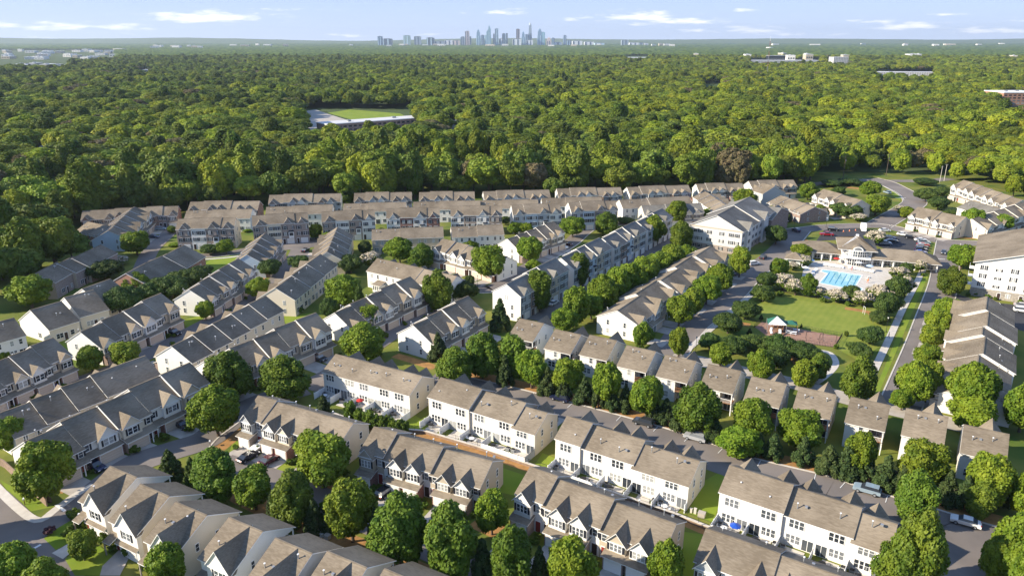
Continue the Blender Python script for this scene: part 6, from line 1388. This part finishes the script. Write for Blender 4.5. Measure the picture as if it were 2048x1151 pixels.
flat_building(1756,1868,153,9,40,'siding_pale','siding_pale','long white commercial block in the right hand forest','building', ang=R(-8))
flat_building(1500,1640,128,11,60,'siding_pale','siding_pale','long white factory block behind the radio mast','building')
flat_building(1538,1570,124,22,40,'metal_black','metal_grey','dark office block standing behind the white factory','building')
flat_building(1666,1695,130,24,40,'siding_pale','siding_pale','white square office block right of the radio mast','building')
flat_building(2002,2075,216,18,40,'brick_orange','trim','orange brick building cut by the right edge','building')
flat_building(1990,2018,212,14,30,'siding_white','trim','white wing beside the orange brick building','building')
flat_building(284,304,147,8,30,'siding_tan','trim','low tan building among the left trees','building', win=False)
flat_building(1252,1295,120,9,50,'siding_white','trim','white building in the forest right of the skyline','building', win=False)
WB = []
rs = random.Random(5)
for i in range(34): WB.append((rs.uniform(2,232), rs.uniform(102,120)))
for i in range(7): WB.append((rs.uniform(20,135), rs.uniform(128,136)))
for i in range(9): WB.append((rs.uniform(295,440), rs.uniform(96,99)))
for i in range(22): WB.append((rs.uniform(430,1340), rs.uniform(92.5,95.5)))
for i in range(22): WB.append((rs.uniform(1380,2040), rs.uniform(86,96) if i % 2 else rs.uniform(110,123)))
WB.sort()
for i, (px, py) in enumerate(WB):
    x, y = G(px, py); sc_x = y/1500.; w_ = rs.uniform(6,22)*sc_x*.9; h_ = rs.uniform(1.6,3.2)*sc_x+(5 if px < 235 else 17); d_ = rs.uniform(20,60)
    b = MB(); b.box(0,w_,0,d_,0,h_,'siding_white' if i % 3 else 'siding_tan'); b.box(w_*.3,w_*.5,d_*.2,d_*.5,h_,h_+3,'metal_grey'); b.box(-.5,w_+.5,-.5,d_+.5,h_-.8,h_+.2,'trim')
    for q in range(3): b.box(w_*(.08+.31*q), w_*(.28+.31*q), -.2, 0, h_*.35, h_*.6, 'glass')
    tag(b.build('distant_building', None, (x,y,0), rs.uniform(-.2,.2)), 'pale distant building on the hazy plain, %s from the left'%(ORD[i] if i < len(ORD) else 'sixtieth or later'), 'building', 'pale distant buildings')
mat('mast_red', (.30,.12,.10), .6)
# radio mast
x, y = G(1532,163); t = empty('radio_mast', (x,y,0), 0, 'thin red and white radio mast rising from the right hand forest', 'mast')
v_ = 72-575.5; hM = CAMH+(-FPX*SP-v_*CP)*y/(FPX*CP-v_*SP)
for i in range(8):
    m = MB(); z0, z1 = hM*i/9, hM*(i+1)/9; mm = 'mast_red' if i % 2 else 'metal_grey'; r_ = .8
    for (a0, b0) in ((-r_,-r_),(r_,-r_),(0,r_)): m.tube([(a0,b0,z0),(a0,b0,z1)], .15, mm, 4)
    for q in range(4): zq = z0+(z1-z0)*q/4; zz = z0+(z1-z0)*(q+1)/4; m.tube([(-r_,-r_,zq),(r_,-r_,zz)], .08, mm, 4); m.tube([(r_,-r_,zq),(0,r_,zz)], .08, mm, 4); m.tube([(0,r_,zq),(-r_,-r_,zz)], .08, mm, 4)
    m.build('mast_section', t)
m = MB(); m.cyl(0,0,hM*8/9,hM,.35,.15,'trim',6); m.build('antenna', t); m = MB(); m.cyl(0,0,hM*.74,hM*.755,6.5,6.5,'trim',16); m.build('platform_ring', t)
# skyline
SKY_D = 9500.0
TW = [(50,82,147,'dark blue slab tower','navy',0),(82,146,163,'low dark office block','dark',0),(226,272,141,'grey green square tower','green',0),(300,345,147,'grey office tower','grey',0),(385,436,156,'dark glass office block','dark',0),(440,505,180,'low grey block','grey',0),(508,562,173,'low white block','white',0),
 (562,612,175,'low tan block','pink',0),(618,646,150,'small grey tower','grey',0),(648,678,112,'pinkish stone tower','pink',0),(679,691,148,'narrow grey tower','grey',0),(724,753,97,'stepped blue grey tower with a pointed top','blue',1),(757,779,139,'short dark blue tower','navy',0),(782,826,138,'wide teal glass tower','teal',0),
 (793,824,68,'tall slanted glass tower with a knife edge top','glassg',2),(840,851,130,'slim grey tower','grey',0),(852,877,94,'pale glass tower','pale',0),(882,924,160,'white mid rise block','white',0),(902,924,128,'grey tower under construction','grey',0),(926,940,127,'dark narrow tower','dark',0),
 (998,1022,97,'brown square tower','brown',0),(973,1032,165,'wide white podium block','white',0),(1035,1058,112,'stepped blue tower','blue',1),(1059,1081,134,'navy slab tower','navy',0),(1082,1106,52,'tallest tower with a crown of spires','grey',3),(1070,1112,172,'low white block below the tallest tower','white',0),(1143,1176,92,'round topped stepped tower','blue',1),
 (1168,1195,119,'teal glass slab tower','teal',0),(1205,1238,152,'beige tower with a pointed top','pink',1),(1242,1260,158,'small blue tower','navy',0),(1238,1312,188,'long low white block','white',0),(1320,1341,141,'lone blue tower','navy',0),(1345,1376,175,'low navy block','navy',0),(1382,1450,178,'low white cluster block','white',0),
 (1465,1530,184,'white stepped block right of the skyline','white',0),(1535,1600,192,'low pale block right of the skyline','pale',0),(1718,1766,173,'grey slab at the right end of the skyline','grey',0),(1772,1834,190,'low white block at the right end of the skyline','white',0),(1838,1872,191,'dark block at the right end of the skyline','dark',0),(1873,1900,193,'white tower at the right end of the skyline','white',0)]
TC = {'navy':(.05,.09,.16),'dark':(.04,.06,.09),'green':(.20,.28,.26),'grey':(.24,.28,.31),'white':(.62,.62,.60),'pink':(.45,.36,.33),'blue':(.13,.21,.29),'teal':(.20,.38,.42),'glassg':(.17,.28,.33),'pale':(.36,.46,.50),'brown':(.26,.20,.18)}
for k, c in TC.items(): mat('tower_'+k, tuple(min(.8, x*1.45) for x in c), .35, spec=.5)
for i, (a, b2, yt, ds, mk, st) in enumerate(TW):
    px0, px1 = 740+a*.293, 740+b2*.293; py = 30+yt*.293; D2 = SKY_D+((i*37) % 7)*60
    p0 = AT(px0, py, D2); p1 = AT(px1, py, D2); wT = p1[0]-p0[0]; hT = p0[2]; dT = max(wT*.8, 30)
    t = empty('skyscraper' if hT > 60 else 'office_block', (p0[0], D2, 0), 0, ds+' on the distant skyline', 'skyscraper' if hT > 60 else 'office block', 'distant downtown skyline')
    m = MB(); mm = 'tower_'+mk
    if st == 0: m.box(0,wT,0,dT,0,hT,mm); m.box(wT*.2,wT*.8,dT*.2,dT*.8,hT,hT+4,'tower_dark'); top = hT
    elif st == 1:
        m.box(0,wT,0,dT,0,hT*.62,mm); m.box(wT*.12,wT*.88,dT*.12,dT*.88,hT*.62,hT*.84,mm); m.box(wT*.25,wT*.75,dT*.25,dT*.75,hT*.84,hT*.93,mm); m.cyl(wT/2,dT/2,hT*.93,hT,wT*.22,wT*.03,mm,8); top = hT*.62
    elif st == 2:
        m.prismy([(0,0),(wT,0),(wT,hT*.80),(wT*.60,hT),(wT*.45,hT*.80),(0,hT*.66)], 0, dT, mm); top = hT*.66
    else:
        m.box(0,wT,0,dT,0,hT*.55,mm); m.box(wT*.08,wT*.92,dT*.08,dT*.92,hT*.55,hT*.78,mm); m.box(wT*.16,wT*.84,dT*.16,dT*.84,hT*.78,hT*.90,mm); m.cyl(wT/2,dT/2,hT*.90,hT,wT*.33,wT*.10,mm,10); top = hT*.55
        for q in range(6): m.cyl(wT/2+wT*.26*math.cos(q),dT/2+wT*.26*math.sin(q),hT*.9,hT*.97,wT*.05,.5,'tower_pale',5)
    m.build('tower_shaft', t); m = MB()
    nb = 4
    for q in range(nb): m.box(wT*(q+.2)/nb, wT*(q+.75)/nb, -1.5, 0, 4, top-3, 'tower_dark' if mk in ('white','pink','grey','pale','brown') else 'tower_pale') if q % 2 == 0 else None
    m.build('window_bands', t)
# ------------------------------------------------------------------ haze
def haze(dens):
    x0, x1, y0, y1, z0, z1 = -14500, 14500, -2500, 19500, -40, 335
    mb = MB(); mb.box(x0,x1,y0,y1,z0,z1,'trim'); o = mb.build('haze'); o.data.materials.clear()
    m = bpy.data.materials.new('haze'); m.use_nodes = True; t = m.node_tree; t.nodes.remove(t.nodes['Principled BSDF'])
    v = t.nodes.new('ShaderNodeVolumePrincipled'); v.inputs['Color'].default_value = (.74,.86,1,1); v.inputs['Density'].default_value = dens; v.inputs['Anisotropy'].default_value = .2
    t.links.new(v.outputs[0], t.nodes['Material Output'].inputs['Volume']); o.data.materials.append(m)
    m.cycles.homogeneous_volume = True if hasattr(m.cycles, 'homogeneous_volume') else False
    tag(o, 'thin blue haze lying over the whole landscape', kind='stuff')
haze(3.8e-5)
